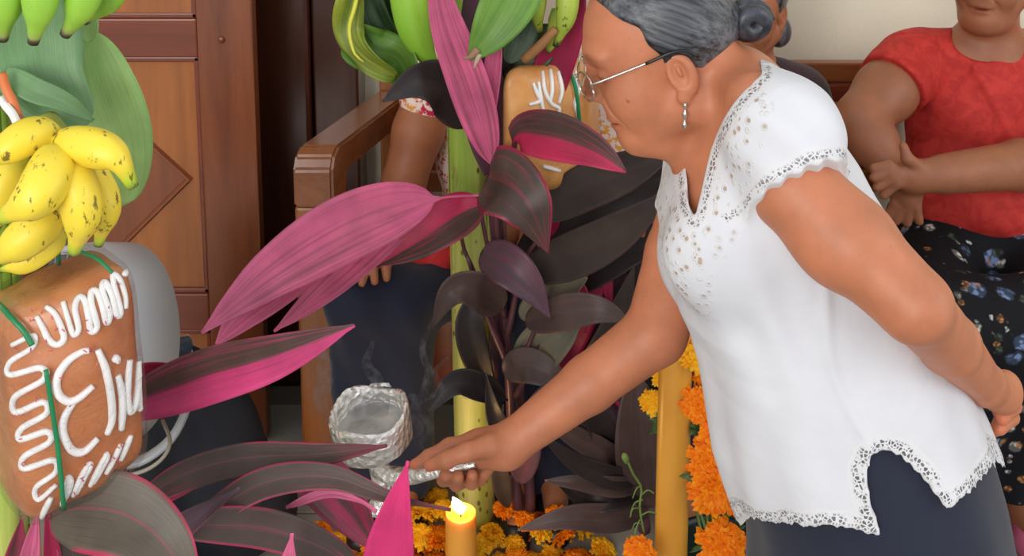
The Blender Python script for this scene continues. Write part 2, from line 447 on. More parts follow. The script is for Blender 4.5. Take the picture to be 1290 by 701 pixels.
# ================================================================== PEOPLE
def nrm(v): v = np.array(v, float); return v / np.linalg.norm(v)
def skin(name, rgb, spots=0.25):
    t = NT(name); v = t.coord('Object')
    at = t.n('ShaderNodeAttribute', attribute_name='Col')
    n = t.noise(v, 18, 4, 0.6); n2 = t.noise(v, 90, 3, 0.6)
    c = lin(rgb); a = tuple(x * 0.86 for x in c[:3]) + (1,); b = (min(1, c[0] * 1.12), c[1] * 1.1, c[2] * 1.08, 1)
    base = t.ramp(n, [(0.3, a), (0.72, b)])
    base = t.mix(t.math('MULTIPLY', t.smooth(n2, 0.62, 0.75), spots), base, tuple(x * 0.6 for x in c[:3]) + (1,))
    base = t.mix(1.0, base, at.outputs['Color'], 'MULTIPLY')
    t.set(base, 0.48, 0.4)
    t.b.inputs['Subsurface Weight'].default_value = 0.08
    t.b.inputs['Subsurface Radius'].default_value = (0.012, 0.005, 0.003)
    t.bump(t.noise(v, 260, 2, 0.6), 0.12, 0.001)
    return t.m
M_SKIN = skin('skin_tan', (186, 117, 84))
M_SKIN2 = skin('skin_brown', (150, 94, 66))
M_SKIN3 = skin('skin_brown_warm', (166, 104, 72))
def frame_of(fwd, up):
    f = nrm(fwd); u = np.array(up, float); u = nrm(u - f * (u @ f)); s = np.cross(u, f)
    return np.stack([f, s, u])
class Head:
    """a head in its own frame: x forward, y side, z up; origin between the ears"""
    def __init__(self, o, fwd, up, sc=1.0): self.o = np.array(o, float); self.R = frame_of(fwd, up); self.k = sc
    def w(self, f, s, u): return self.o + (np.array([f, s, u]) * self.k) @ self.R
    def local(self, p): return (p - self.o) @ self.R.T / self.k
    def e(self, S, c, r, k=0.015, op='u', tilt=None):
        R = self.R
        if tilt is not None:
            a = math.radians(tilt); Q = np.array([[math.cos(a), 0, math.sin(a)], [0, 1, 0], [-math.sin(a), 0, math.cos(a)]]); R = Q @ R
        S.ell(self.w(*c), np.array(r) * self.k, k, R, op)
    def c(self, S, a, b, ra, rb, k=0.012, op='u'): S.cap(self.w(*a), self.w(*b), ra * self.k, rb * self.k, k, op)
    def build(self, S, k0=0.03, old=1.0):
        e, c = self.e, self.c
        e(S, (0.0, 0, 0.045), (0.097, 0.076, 0.09), k0)
        e(S, (0.045, 0, -0.012), (0.052, 0.060, 0.082), 0.03)
        for s in (-1, 1):
            c(S, (0.0, 0.052 * s, -0.05), (0.066, 0.018 * s, -0.077), 0.022, 0.017, 0.03)
            e(S, (0.062, 0.036 * s, -0.02), (0.028, 0.026, 0.03), 0.025)
        e(S, (0.078, 0, -0.074), (0.0185, 0.024, 0.019), 0.02)
        e(S, (0.045, 0, -0.092), (0.045, 0.032, 0.018), 0.025)
        e(S, (0.084, 0, 0.044), (0.016, 0.05, 0.013), 0.015)
        for s in (-1, 1): e(S, (0.104, 0.032 * s, 0.02), (0.016, 0.017, 0.011), 0.016, 's')
        for s in (-1, 1): e(S, (0.0815, 0.031 * s, 0.02), (0.013, 0.0155, 0.011), 0.004)
        c(S, (0.092, 0, 0.032), (0.108, 0, -0.002), 0.0075, 0.0105, 0.012)
        e(S, (0.111, 0, -0.008), (0.0125, 0.012, 0.0105), 0.008)
        for s in (-1, 1): e(S, (0.1, 0.0125 * s, -0.012), (0.011, 0.008, 0.008), 0.006)
        for s in (-1, 1): e(S, (0.108, 0.006 * s, -0.0195), (0.005, 0.0032, 0.003), 0.003, 's')
        e(S, (0.088, 0, -0.034), (0.014, 0.026, 0.018), 0.014)
        e(S, (0.0945, 0, -0.0465), (0.0095, 0.023, 0.0058), 0.005)
        e(S, (0.0925, 0, -0.0585), (0.0095, 0.019, 0.007), 0.005)
        for s in (-1, 0, 1): e(S, (0.102 - 0.006 * abs(s), 0.011 * s, -0.0522), (0.012, 0.011, 0.0012), 0.003, 's')
        for s in (-1, 1):
            c(S, (0.098, 0.02 * s, -0.014), (0.086, 0.034 * s, -0.05), 0.0016, 0.0016, 0.007, 's')
            e(S, (-0.004, 0.0735 * s, -0.002), (0.0185, 0.010, 0.031), 0.004, 'u', -4)
            e(S, (0.0, 0.0815 * s, 0.002), (0.0115, 0.0075, 0.020), 0.003, 's', -4)
            e(S, (-0.001, 0.0775 * s, 0.004), (0.0028, 0.004, 0.009), 0.002, 'u', -4)
            e(S, (0.004, 0.074 * s, -0.0305), (0.009, 0.006, 0.010), 0.005)
    def tint(self, V, col):
        q = self.local(V); f, s, u = q.T
        near = (np.linalg.norm(q, axis=1) < 0.2) & (f > 0.06)
        lip = np.clip(1.3 - np.sqrt(((u + 0.0525) / 0.0125) ** 2 + (s / 0.025) ** 2), 0, 1) * (f > 0.083) * near
        brow = np.clip(1.4 - np.sqrt(((u - 0.047 + 0.18 * np.abs(np.abs(s) - 0.03)) / 0.0055) ** 2 + ((np.abs(s) - 0.032) / 0.022) ** 2), 0, 1) * near
        lid = np.clip(1.3 - np.sqrt(((u - 0.0165) / 0.0035) ** 2 + ((np.abs(s) - 0.031) / 0.017) ** 2), 0, 1) * near
        lid2 = np.clip(1.5 - np.sqrt(((u - 0.02) / 0.02) ** 2 + ((np.abs(s) - 0.031) / 0.026) ** 2), 0, 1) * near
        for m, c in ((lid2 * 0.5, (0.74, 0.66, 0.66)), (lip * 0.75, (0.74, 0.42, 0.42)), (brow * 0.6, (0.3, 0.25, 0.24)), (lid * 0.8, (0.25, 0.2, 0.2))):
            col *= 1 + m[:, None] * (np.array(c) - 1)
        return col
def near_tint(V, col, pts, r, c):
    for q in pts:
        m = np.clip(1.4 - np.linalg.norm(V - np.array(q), axis=1) / r, 0, 1)
        col *= 1 + m[:, None] * (np.array(c) - 1)
def hair_mat(name, dark, light, rot, stretch=(6, 130, 130)):
    t = NT(name); v = t.coord('Object', (1, 1, 1), rot); mp = t.n('ShaderNodeMapping'); mp.inputs['Scale'].default_value = stretch
    t.l(v, mp.inputs[0]); n = t.noise(mp.outputs[0], 1.0, 4, 0.65); n2 = t.noise(mp.outputs[0], 0.25, 2)
    f = t.math('ADD', t.math('MULTIPLY', n, 0.6), t.math('MULTIPLY', n2, 0.4))
    t.set(t.ramp(f, [(0.38, lin(dark)), (0.62, lin(light))]), 0.38, 0.5); t.bump(n, 0.5, 0.003); return t.m
# ------------------------------------------------------------------ the woman with the censer
WY = 1.42
HO = PA(843, 73, WY)
head = Head(HO, (-math.cos(math.radians(21)), -0.03, -math.sin(math.radians(21))), (-math.sin(math.radians(21)), 0.02, math.cos(math.radians(21))), 1.02)
rows = [(101, 908, 985, 0.075), (112, 897, 1003, 0.115), (130, 884, 1024, 0.145), (170, 866, 1055, 0.165), (200, 852, 1076, 0.166), (240, 836, 1097, 0.164), (272, 831, 1116, 0.163),
        (300, 836, 1133, 0.163), (330, 842, 1150, 0.163), (380, 850, 1174, 0.165), (410, 866, 1188, 0.168), (450, 880, 1203, 0.174),
        (520, 894, 1234, 0.186), (560, 902, 1250, 0.192), (600, 916, 1258, 0.198), (655, 936, 1264, 0.202), (720, 950, 1268, 0.205), (800, 950, 1272, 0.205)]
rz = np.array([P(900, r[0], WY).z for r in rows])[::-1]
rf = np.array([P(r[1], r[0], WY).x for r in rows])[::-1]
rb = np.array([P(r[2], r[0], WY).x for r in rows])[::-1]
rd = np.array([r[3] for r in rows])[::-1]
def torso(p, infl=0.0, folds=True):
    z = p[:, 2]; zz = np.clip(z, rz[0], rz[-1])
    xf = np.interp(zz, rz, rf); xb = np.interp(zz, rz, rb); b = np.interp(zz, rz, rd)
    a = (xb - xf) / 2; xc = (xb + xf) / 2
    qx = (p[:, 0] - xc) / a; qy = (p[:, 1] - WY) / b
    r = (np.abs(qx) ** 2.3 + np.abs(qy) ** 2.3) ** (1 / 2.3)
    d = (r - 1) * np.minimum(a, b)
    if folds:
        ang = np.arctan2(qy, qx)
        low = np.clip((0.98 - z) / 0.35, 0, 1)
        d = d + low * (0.0075 * np.sin(ang * 6 + z * 5 + 0.6) + 0.004 * np.sin(ang * 13 - z * 8)) + 0.0035 * np.sin(z * 42 + p[:, 0] * 60 + np.sin(p[:, 0] * 20) * 2) * np.clip(1 - np.abs(z - 1.0) / 0.16, 0, 1)
    top = z - (rz[-1] - 0.004)
    return np.maximum(d - infl, top)
def near_seam(p):
    """raised side seam running down the near side to the slit"""
    a = seamA; b = seamB
    t = np.clip((p[:, 2] - b[2]) / (a[2] - b[2]), 0, 1); x = b[0] + (a[0] - b[0]) * t - 0.018 * np.sin(t * math.pi)
    return np.exp(-((p[:, 0] - x) / 0.009) ** 2) * (p[:, 1] < WY - 0.05) * (p[:, 2] < a[2] + 0.02)
seamA = PA(1040, 372, 1.26); seamB = PA(1098, 566, 1.23)
nSh, nEl, nWr = PA(1000, 238, 1.27), PA(1152, 385, 1.18), PA(1240, 484, 1.385)
fSh, fEl, fWr = PA(897, 200, 1.56), PA(826, 420, 1.55), PA(638, 563, 1.49)
SB = SDF()
SB.fn(lambda p: np.maximum(torso(p, -0.007, False), 0.92 - p[:, 2]), 0.02)
SB.cap(PA(915, 150, WY), head.w(-0.028, 0, -0.05), 0.058, 0.052, 0.05)
SB.cap(PA(950, 125, WY - 0.1), PA(935, 105, WY), 0.035, 0.045, 0.05)
head.build(SB)
head.c(SB, (0.03, 0, -0.1), (-0.01, 0.0, -0.16), 0.028, 0.04, 0.03)
# near arm behind the back
SB.chain([nSh, nSh * 0.5 + nEl * 0.5, nEl], [0.054, 0.050, 0.043], 0.010)
SB.ell(nSh * 0.6 + nEl * 0.4 + np.array([0.0, 0, -0.008]), (0.052, 0.045, 0.048), 0.03)
SB.chain([nEl, nEl * 0.55 + nWr * 0.45, nWr], [0.040, 0.037, 0.027], 0.010)
SB.chain([nWr, PA(1262, 497, 1.42)], [0.027, 0.027], 0.012)
SB.ell(PA(1268, 484, 1.425), (0.016, 0.018, 0.017), 0.014)
SB.ell(PA(1270, 503, 1.435), (0.015, 0.018, 0.015), 0.012)
for a, b, c_ in (((1268, 492, 1.44), (1277, 512, 1.435), (1263, 528, 1.42)), ((1264, 505, 1.45), (1274, 526, 1.44), (1259, 541, 1.425))):
    SB.chain([PA(*a), PA(*b), PA(*c_)], [0.0115, 0.0105, 0.009], 0.005)
SB.chain([PA(1255, 505, 1.42), PA(1262, 530, 1.44), PA(1250, 545, 1.43)], [0.011, 0.009, 0.008], 0.005)
# far arm reaching down with the censer
SB.chain([fSh, fSh * 0.45 + fEl * 0.55, fEl], [0.054, 0.052, 0.0465], 0.010)
SB.chain([fEl, fEl * 0.55 + fWr * 0.45, fWr], [0.046, 0.040, 0.0285], 0.010)
SB.chain([fWr, PA(608, 567, 1.49)], [0.0275, 0.026], 0.02)
SB.ell(PA(606, 563, 1.495), (0.032, 0.019, 0.024), 0.015)
thumb = [(616, 561, 1.465), (588, 570, 1.452), (562, 580, 1.444), (541, 587, 1.445)]
index = [(600, 556, 1.5), (566, 563, 1.495), (540, 576, 1.487), (521, 586, 1.482)]
midf = [(604, 572, 1.51), (574, 594, 1.51), (559, 604, 1.485), (561, 599, 1.46)]
ring = [(610, 580, 1.505), (588, 604, 1.505), (575, 610, 1.48), (577, 601, 1.456)]
pink = [(618, 584, 1.5), (604, 604, 1.495), (594, 609, 1.475), (595, 599, 1.455)]
for ch, rr, k in ((thumb[:2], (0.0135, 0.0125), 0.022), (thumb[1:], (0.0125, 0.0112, 0.0085), 0.008), (index, (0.013, 0.0115, 0.0098, 0.0072), 0.006), (midf, (0.012, 0.011, 0.0102, 0.009), 0.004),
                  (ring, (0.012, 0.0108, 0.0102, 0.0088), 0.004), (pink, (0.011, 0.0098, 0.0092, 0.008), 0.004)):
    SB.chain([PA(*q) for q in ch], rr, k)
# legs under the skirt, feet on the floor
hipz = 0.62; hx = (P(950, 701, WY).x + P(1268, 701, WY).x) / 2
for s in (-1, 1):
    SB.chain([(hx + 0.01, WY + 0.08 * s, 0.66), (hx - 0.01, WY + 0.085 * s, 0.40), (hx + 0.01, WY + 0.08 * s, 0.075)], [0.085, 0.055, 0.036], 0.03)
    SB.chain([(hx + 0.02, WY + 0.08 * s, 0.045), (hx - 0.07, WY + 0.09 * s, 0.033), (hx - 0.135, WY + 0.095 * s, 0.024)], [0.04, 0.034, 0.023], 0.03)
lo = (fWr[0] - 0.16, 1.08, 0.0); hi = (1.03, 1.72, 1.46)
V, F = sdf_mesh(SB, lo, hi, 0.0032)
col = head.tint(V, np.ones((len(V), 3)))
near_tint(V, col, [PA(*index[-1]), PA(*thumb[-1]), PA(1263, 531, 1.41), PA(1258, 543, 1.415)], 0.012, (1.25, 1.05, 1.05))
near_tint(V, col, [PA(791, 128, 1.352), PA(791, 128, 1.36)], 0.0022, (0.45, 0.4, 0.4))
woman = empty('person', (hx, WY, 0), 'bending person in white lace blouse and navy skirt holding the foil censer', 'person')
mesh('body', V, F, M_SKIN, woman, col=col)
# hair
SH = SDF(); head.e(SH, (-0.002, 0, 0.046), (0.1005, 0.0805, 0.0935), 0.01)
def hairline(p):
    f, s, u = head.local(p).T
    front = f - np.interp(u, [0.0, 0.014, 0.025, 0.0715, 0.105, 0.14], [0.004, 0.012, 0.014, 0.028, 0.059, 0.095]) - 0.002 * np.sin(u * 160)
    low = np.maximum(-0.04 - u, np.where(f < 0.0, (0.022 + 1.12 * f) - u, 0.012 - u))
    low = np.where(f < -0.055, -0.036 - u, low)
    return np.maximum(front, low) * 0.8 * head.k
SH.fn(hairline, 0.006, 'i')
bo = np.array(PA(938, 26, WY + 0.005))
SH.cap(head.w(-0.08, 0, 0.02), bo, 0.022, 0.016, 0.02)
HV, HF = sdf_mesh(SH, HO - 0.2, HO + 0.2, 0.003)
M_HAIR = hair_mat('grey_black_hair', (20, 20, 24), (100, 102, 108), (0, math.radians(-21), 0), (2.5, 150, 150))
hair = mesh('hair', HV, HF, M_HAIR, woman)
# coiled bun: a flattened rope wound twice
pts = []
for i in range(46):
    a = i / 45 * 4.3 * math.pi; r = 0.021 - 0.012 * i / 45
    pts.append(bo + np.array([0.006 + r * math.cos(a) * 1.08, 0.010 * math.sin(a * 0.5) - 0.006 * i / 45 - 0.004, r * math.sin(a)]))
V, F, UV = tube_data(pts, [0.011, 0.0135, 0.0135, 0.011, 0.007], None, 12)
mesh('hair_bun', V, F, hair_mat('black_bun_hair', (14, 14, 18), (66, 68, 78), (0, 0, 0), (60, 60, 60)), hair, True)
# blouse ------------------------------------------------------------
planeA, planeB, planeC = PA(944, 274, 1.28), PA(1002, 207, 1.195), PA(1057, 226, 1.29)
pn = nrm(np.cross(planeB - planeA, planeC - planeA)); pn = pn if pn @ (nEl - planeA) > 0 else -pn
def sleeve(p):
    s = SDF(); s.cap(PA(950, 122, WY - 0.06), PA(985, 165, 1.30), 0.05, 0.066, 0.03); s.cap(PA(985, 165, 1.30), nSh + pn * 0.03, 0.066, 0.0635, 0.03)
    d = s(p)
    d = d + 0.0016 * np.sin((p[:, 0] * 0.8 + p[:, 2]) * 95 + p[:, 1] * 30)
    rip = 0.0025 * np.sin((p @ nrm(planeC - planeA)) * 260)
    return np.maximum(d, (p - planeB) @ pn + rip)
def sleeve_far(p):
    s = SDF(); s.cap(PA(925, 130, WY + 0.05), fSh, 0.05, 0.062, 0.03); s.cap(fSh, fSh * 0.7 + fEl * 0.3, 0.062, 0.06, 0.03)
    ax_ = nrm(fEl - fSh); return np.maximum(s(p), (p - (fSh * 0.66 + fEl * 0.34)) @ ax_)
def xz(px, py, Y): q = P(px, py, Y); return (q.x, q.z)
def on_torso(px, py):
    """where the sight line first meets the draped torso (silhouette points fall back to its mid plane)"""
    ys = np.linspace(1.12, WY, 160); pts = np.array([PA(px, py, y) for y in ys]); d = torso(pts)
    i = np.argmax(d < 0.0); y = ys[i] if (d < 0).any() else WY
    q = P(px, py, y); return (q.x, q.z)
hem = [xz(780, 650, WY), xz(925, 652, WY)] + [on_torso(*q) for q in ((946, 655), (956, 657), (970, 659), (985, 661), (1005, 662), (1040, 663), (1075, 667), (1111, 677), (1099, 640), (1092, 612), (1090, 590), (1098, 574), (1115, 567),
       (1134, 575), (1160, 599), (1195, 645), (1212, 629), (1228, 614), (1242, 598), (1250, 586))] + [xz(1258, 574, WY), xz(1400, 570, WY), (1.6, -0.2), (-0.4, -0.2)]
NKY = 1.36
# the neckline is cut by a prism pushed through the cloth along one slanted direction
NDIR = ray(912, 170); NDIR = (NDIR.x / NDIR.y, NDIR.z / NDIR.y)
def nk(p): return p[:, 0] - NDIR[0] * (p[:, 1] - NKY), p[:, 2] - NDIR[1] * (p[:, 1] - NKY)
vneck = [xz(*q, NKY) for q in ((958, 97), (940, 113), (923, 133), (912, 150), (903, 169), (895, 191), (889, 217), (883, 245), (877, 270), (869, 256), (864, 217), (868, 193), (880, 150), (900, 60), (958, 60))]
def blouse(p):
    d = torso(p)
    e = SDF(); e.ell(PA(905, 322, 1.315), (0.066, 0.05, 0.062)); e.ell(PA(884, 318, 1.50), (0.06, 0.055, 0.062))
    def sm(a, b, k):
        h = np.clip(0.5 + 0.5 * (b - a) / k, 0, 1); return b + (a - b) * h - k * h * (1 - h)
    d = sm(d, e(p), 0.05)
    d = d - 0.0042 * near_seam(p)
    d = sm(d, sleeve(p), 0.018); d = sm(d, sleeve_far(p), 0.018)
    d = np.where(p[:, 2] > 1.04, np.maximum(d, -(d + 0.0075)), d)
    scal = 0.0012 * np.sin(p[:, 0] * 520)
    d = np.maximum(d, -(poly_sdf(hem, p[:, 0], p[:, 2]) + scal))
    neck = np.maximum(poly_sdf(vneck, *nk(p)), p[:, 1] - 1.475)
    d = np.maximum(d, -neck)
    nc = SDF(); nc.cap(PA(915, 150, WY), head.w(-0.028, 0, -0.05), 0.061, 0.058)
    return np.maximum(d, -nc(p))
BV, BF = sdf_mesh(blouse, (0.13, 1.10, 0.55), (0.99, 1.72, 1.34), 0.0034, 1.8)
fc = BV[BF].mean(1)
dn = np.maximum(poly_sdf(vneck, *nk(fc)), (fc[:, 1] - 1.47) * 0.3); dh = poly_sdf(hem, fc[:, 0], fc[:, 2]); dsl = -((fc - planeB) @ pn)
axd = np.linalg.norm(np.cross(fc - nSh, nrm(nEl - nSh)), axis=1)
lace_n = (dn < 0.017) & (fc[:, 2] > 0.9); lace_h = dh < 0.022
lace_s = (dsl < 0.017) & (dsl > -0.006) & (axd < 0.085) & (fc[:, 1] < 1.35) & (fc[:, 2] > 1.0)
lace = lace_n | lace_h | lace_s
fn_ = np.cross(BV[BF[:, 1]] - BV[BF[:, 0]], BV[BF[:, 2]] - BV[BF[:, 0]])
def sub(V, F):
    u, inv = np.unique(F, return_inverse=True); return V[u], inv.reshape(F.shape), u
def cloth(name, rgb, rough=0.75, weave=900, bump=0.05, transl=0.0):
    t = NT(name); v = t.coord('Object'); n = t.noise(v, 9, 3); c = lin(rgb)
    t.set(t.ramp(n, [(0.3, tuple(x * 0.96 for x in c[:3]) + (1,)), (0.7, c)]), rough, 0.25)
    t.b.inputs['Sheen Weight'].default_value = 0.15
    t.bump(t.math('ADD', t.noise(v, weave, 2), t.math('MULTIPLY', t.noise(v, 26, 4), 2.0)), bump, 0.004); return t.m
# white cotton with eyelet embroidery beside the neckline (Col.r marks the embroidered band)
t = NT('white_cotton_eyelet'); v = t.coord('Object'); at = t.n('ShaderNodeAttribute', attribute_name='Col')
sp = t.n('ShaderNodeSeparateColor'); t.l(at.outputs['Color'], sp.inputs[0])
vo = t.voro(v, 85); vo2 = t.voro(v, 150)
hole = t.math('SUBTRACT', 1.0, t.smooth(vo.outputs['Distance'], 0.2, 0.27))
ringm = t.math('MULTIPLY', t.smooth(vo.outputs['Distance'], 0.2, 0.3), t.math('SUBTRACT', 1.0, t.smooth(vo.outputs['Distance'], 0.34, 0.44)))
hole = t.math('MULTIPLY', hole, sp.outputs[0])
n = t.noise(v, 8, 3)
base = t.ramp(n, [(0.3, lin((205, 205, 210))), (0.7, lin((217, 217, 222)))])
base = t.mix(t.math('MULTIPLY', ringm, t.math('MULTIPLY', sp.outputs[0], 0.5)), base, lin((214, 208, 198)))
base = t.mix(hole, base, lin((176, 156, 142)))
t.set(base, 0.8, 0.2)
h_ = t.math('ADD', t.math('MULTIPLY', t.noise(v, 24, 4), 0.6), t.math('MULTIPLY', t.math('SUBTRACT', ringm, hole), t.math('MULTIPLY', sp.outputs[0], 0.5)))
t.bump(h_, 0.4, 0.008); M_BLOUSE = t.m
# lace: open cut-work holes between threads
t = NT('white_cutwork_lace'); v = t.coord('Object'); vo = t.voro(v, 190, 'DISTANCE_TO_EDGE')
thr = t.smooth(vo.outputs['Distance'], 0.10, 0.17)
keep = t.smooth(t.noise(v, 60, 2), 0.36, 0.46)
at = t.n('ShaderNodeAttribute', attribute_name='Col'); sp = t.n('ShaderNodeSeparateColor'); t.l(at.outputs['Color'], sp.inputs[0])
hole = t.math('MULTIPLY', t.math('MULTIPLY', t.math('MULTIPLY', thr, keep), sp.outputs[0]), 0.8)
t.set(lin((214, 213, 215)), 0.85, 0.2)
trn = t.n('ShaderNodeBsdfTransparent'); mx = t.n('ShaderNodeMixShader'); t.l(hole, mx.inputs[0]); t.l(t.b.outputs[0], mx.inputs[1]); t.l(trn.outputs[0], mx.inputs[2]); t.l(mx.outputs[0], t.out.inputs[0])
t.bump(vo.outputs['Distance'], -0.4, 0.003); M_LACE = t.m
v1, f1, u1 = sub(BV, BF[~lace])
dnv = np.maximum(poly_sdf(vneck, *nk(v1)), 0)
emb = np.clip((0.062 - dnv) / 0.02, 0, 1) * (v1[:, 2] > P(900, 345, 1.35).z) * (v1[:, 0] < P(960, 200, 1.3).x)
emb = np.maximum(emb, np.clip((P(898, 300, 1.3).x - v1[:, 0]) / 0.02, 0, 1) * (v1[:, 2] > P(900, 385, 1.35).z))
blo = mesh('blouse', v1, f1, M_BLOUSE, woman, col=np.stack([emb, emb, emb], 1))
for nm, mk, dd, wd in (('neck_lace', lace_n & ~lace_s, 'n', 0.017), ('hem_lace', lace_h & ~lace_n, 'h', 0.022), ('sleeve_lace', lace_s & ~lace_h, 's', 0.017)):
    v2, f2, _ = sub(BV, BF[mk])
    if dd == 'n': q = np.maximum(poly_sdf(vneck, *nk(v2)), 0)
    elif dd == 'h': q = np.maximum(poly_sdf(hem, v2[:, 0], v2[:, 2]), 0)
    else: q = np.maximum(-((v2 - planeB) @ pn), 0)
    m = np.clip((q - 0.0025) / 0.002, 0, 1) * np.clip((wd - 0.005 - q) / 0.002, 0, 1)
    mesh(nm, v2, f2, M_LACE, blo, col=np.stack([m, m, m], 1))
# skirt
M_NAVY = cloth('navy_twill', (34, 38, 54), 0.8, 700, 0.12)
sr = [(440, 905, 1185), (500, 915, 1215), (545, 925, 1236), (600, 936, 1252), (655, 945, 1262), (701, 947, 1268), (760, 945, 1278)]
zs = [P(900, r[0], WY).z for r in sr] + [0.32, 0.16]
xf_ = [P(r[1], r[0], WY).x for r in sr]; xb_ = [P(r[2], r[0], WY).x for r in sr]
xf_ += [xf_[-1] - 0.012, xf_[-1] - 0.02]; xb_ += [xb_[-1] + 0.012, xb_[-1] + 0.02]
NS, NA = 40, 96; V = []
for i in range(NS):
    z = zs[0] + (zs[-1] - zs[0]) * i / (NS - 1)
    a0, b0 = np.interp(-z, [-q for q in zs], xf_), np.interp(-z, [-q for q in zs], xb_)
    dep = float(np.interp(z, rz, rd)) - 0.012
    for j in range(NA):
        an = 2 * math.pi * j / NA; w_ = 1 + 0.022 * (i / NS) * math.sin(an * 11) + 0.012 * math.sin(an * 5 + 1)
        cx, sx = math.cos(an), math.sin(an)
        V.append(((a0 + b0) / 2 + (b0 - a0) / 2 * w_ * np.sign(cx) * abs(cx) ** 0.9, WY + dep * w_ * np.sign(sx) * abs(sx) ** 0.9, z))
F = [[i * NA + j, (i + 1) * NA + j, (i + 1) * NA + (j + 1) % NA, i * NA + (j + 1) % NA] for i in range(NS - 1) for j in range(NA)]
mesh('skirt', V, F, M_NAVY, woman)
M_SHOE = simple('black_shoe_leather', (30, 28, 30), 0.4, 0.5)
for s in (-1, 1):
    S = SDF(); S.chain([(hx + 0.02, WY + 0.08 * s, 0.03), (hx - 0.07, WY + 0.09 * s, 0.022), (hx - 0.135, WY + 0.095 * s, 0.016)], [0.046, 0.040, 0.030], 0.03)
    S.fn(lambda p: 0.001 - p[:, 2], 0.004, 'i'); S.fn(lambda p: p[:, 2] - 0.05, 0.006, 'i')
    V, F = sdf_mesh(S, (hx - 0.2, WY + 0.08 * s - 0.08, -0.008), (hx + 0.09, WY + 0.08 * s + 0.09, 0.09), 0.005); mesh('shoe', V, F, M_SHOE, woman)
# glasses and earring
t = NT('silver_metal'); t.set(lin((205, 200, 196)), 0.22, 0.5, Metallic=1.0); M_SILVER = t.m
t = NT('dark_plastic_tip'); t.set(lin((28, 24, 24)), 0.3); M_TIP = t.m
t = NT('spectacle_glass'); t.set((0.95, 0.97, 1, 1), 0.03); t.b.inputs['Transmission Weight'].default_value = 0.0
gl = t.n('ShaderNodeBsdfGlossy'); gl.inputs['Roughness'].default_value = 0.03; tr = t.n('ShaderNodeBsdfTransparent'); fr = t.n('ShaderNodeFresnel'); fr.inputs[0].default_value = 1.45
mx = t.n('ShaderNodeMixShader'); t.l(t.math('ADD', fr.outputs[0], 0.06), mx.inputs[0]); t.l(tr.outputs[0], mx.inputs[1]); t.l(gl.outputs[0], mx.inputs[2]); t.l(mx.outputs[0], t.out.inputs[0]); M_GLASS = t.m
gs = empty('eyeglasses', (0, 0, 0)); gs.parent = woman; gs.location = Vector(head.w(0.1, 0, 0.02)) - woman.location
for s in (-1, 1):
    pts = [head.w(0.121 - 0.004 * math.sin(a) - 0.0075 * (1 + math.cos(a)), (0.034 + 0.024 * np.sign(math.cos(a)) * abs(math.cos(a)) ** 0.6) * s if True else 0, 0.015 + 0.0165 * np.sign(math.sin(a)) * abs(math.sin(a)) ** 0.6) for a in np.linspace(0, 2 * math.pi, 33)]
    V, F, UV = tube_data(pts, 0.0013, None, 6); mesh('lens_rim', V, F, M_SILVER, gs)
    cpt = np.mean(pts[:-1], 0) + head.R[0] * 0.0015
    V = [cpt] + pts[:-1]; F = [[0, i + 1, (i + 1) % 32 + 1] for i in range(32)]; mesh('lens', V, F, M_GLASS, gs)
    tp = [head.w(0.107, 0.058 * s, 0.022), head.w(0.103, 0.067 * s, 0.024), head.w(0.07, 0.074 * s, 0.0265), head.w(0.02, 0.0785 * s, 0.029), head.w(-0.004, 0.080 * s, 0.0305)]
    tube('temple', tp, 0.0015, M_SILVER, gs, 16, 6)
    tube('temple_tip', [head.w(0.034, 0.0778 * s, 0.0282), head.w(0.0, 0.0808 * s, 0.031), head.w(-0.018, 0.080 * s, 0.026), head.w(-0.03, 0.076 * s, 0.012)], 0.0022, M_TIP, gs, 12, 6)
tube('bridge', [head.w(0.121, 0.011, 0.02), head.w(0.124, 0, 0.024), head.w(0.121, -0.011, 0.02)], 0.0012, M_SILVER, gs, 7, 6)
ns_ = 1 if head.w(0, 1, 0)[1] < head.o[1] else -1
er = empty('earring', (0, 0, 0)); ep = head.w(0.006, 0.081 * ns_, -0.036); er.parent = woman; er.location = Vector(ep) - woman.location
V, F = lathe_data([(0.0002, 0.0015), (0.0022, 0.001), (0.003, -0.002), (0.0016, -0.006), (0.001, -0.008), (0.003, -0.011), (0.0036, -0.015), (0.0014, -0.019), (0.0012, -0.022), (0.0034, -0.026), (0.003, -0.03), (0.0003, -0.034)], 12, ep)
mesh('pendant', V, F, M_SILVER, er)
tube('neck_cord', [head.w(-0.085, -0.02 * ns_, -0.085), head.w(-0.075, 0.03 * ns_, -0.085), head.w(-0.045, 0.058 * ns_, -0.097), head.w(-0.025, 0.063 * ns_, -0.12)], 0.0011, simple('dark_cord', (60, 34, 26), 0.7), woman, 16, 6)
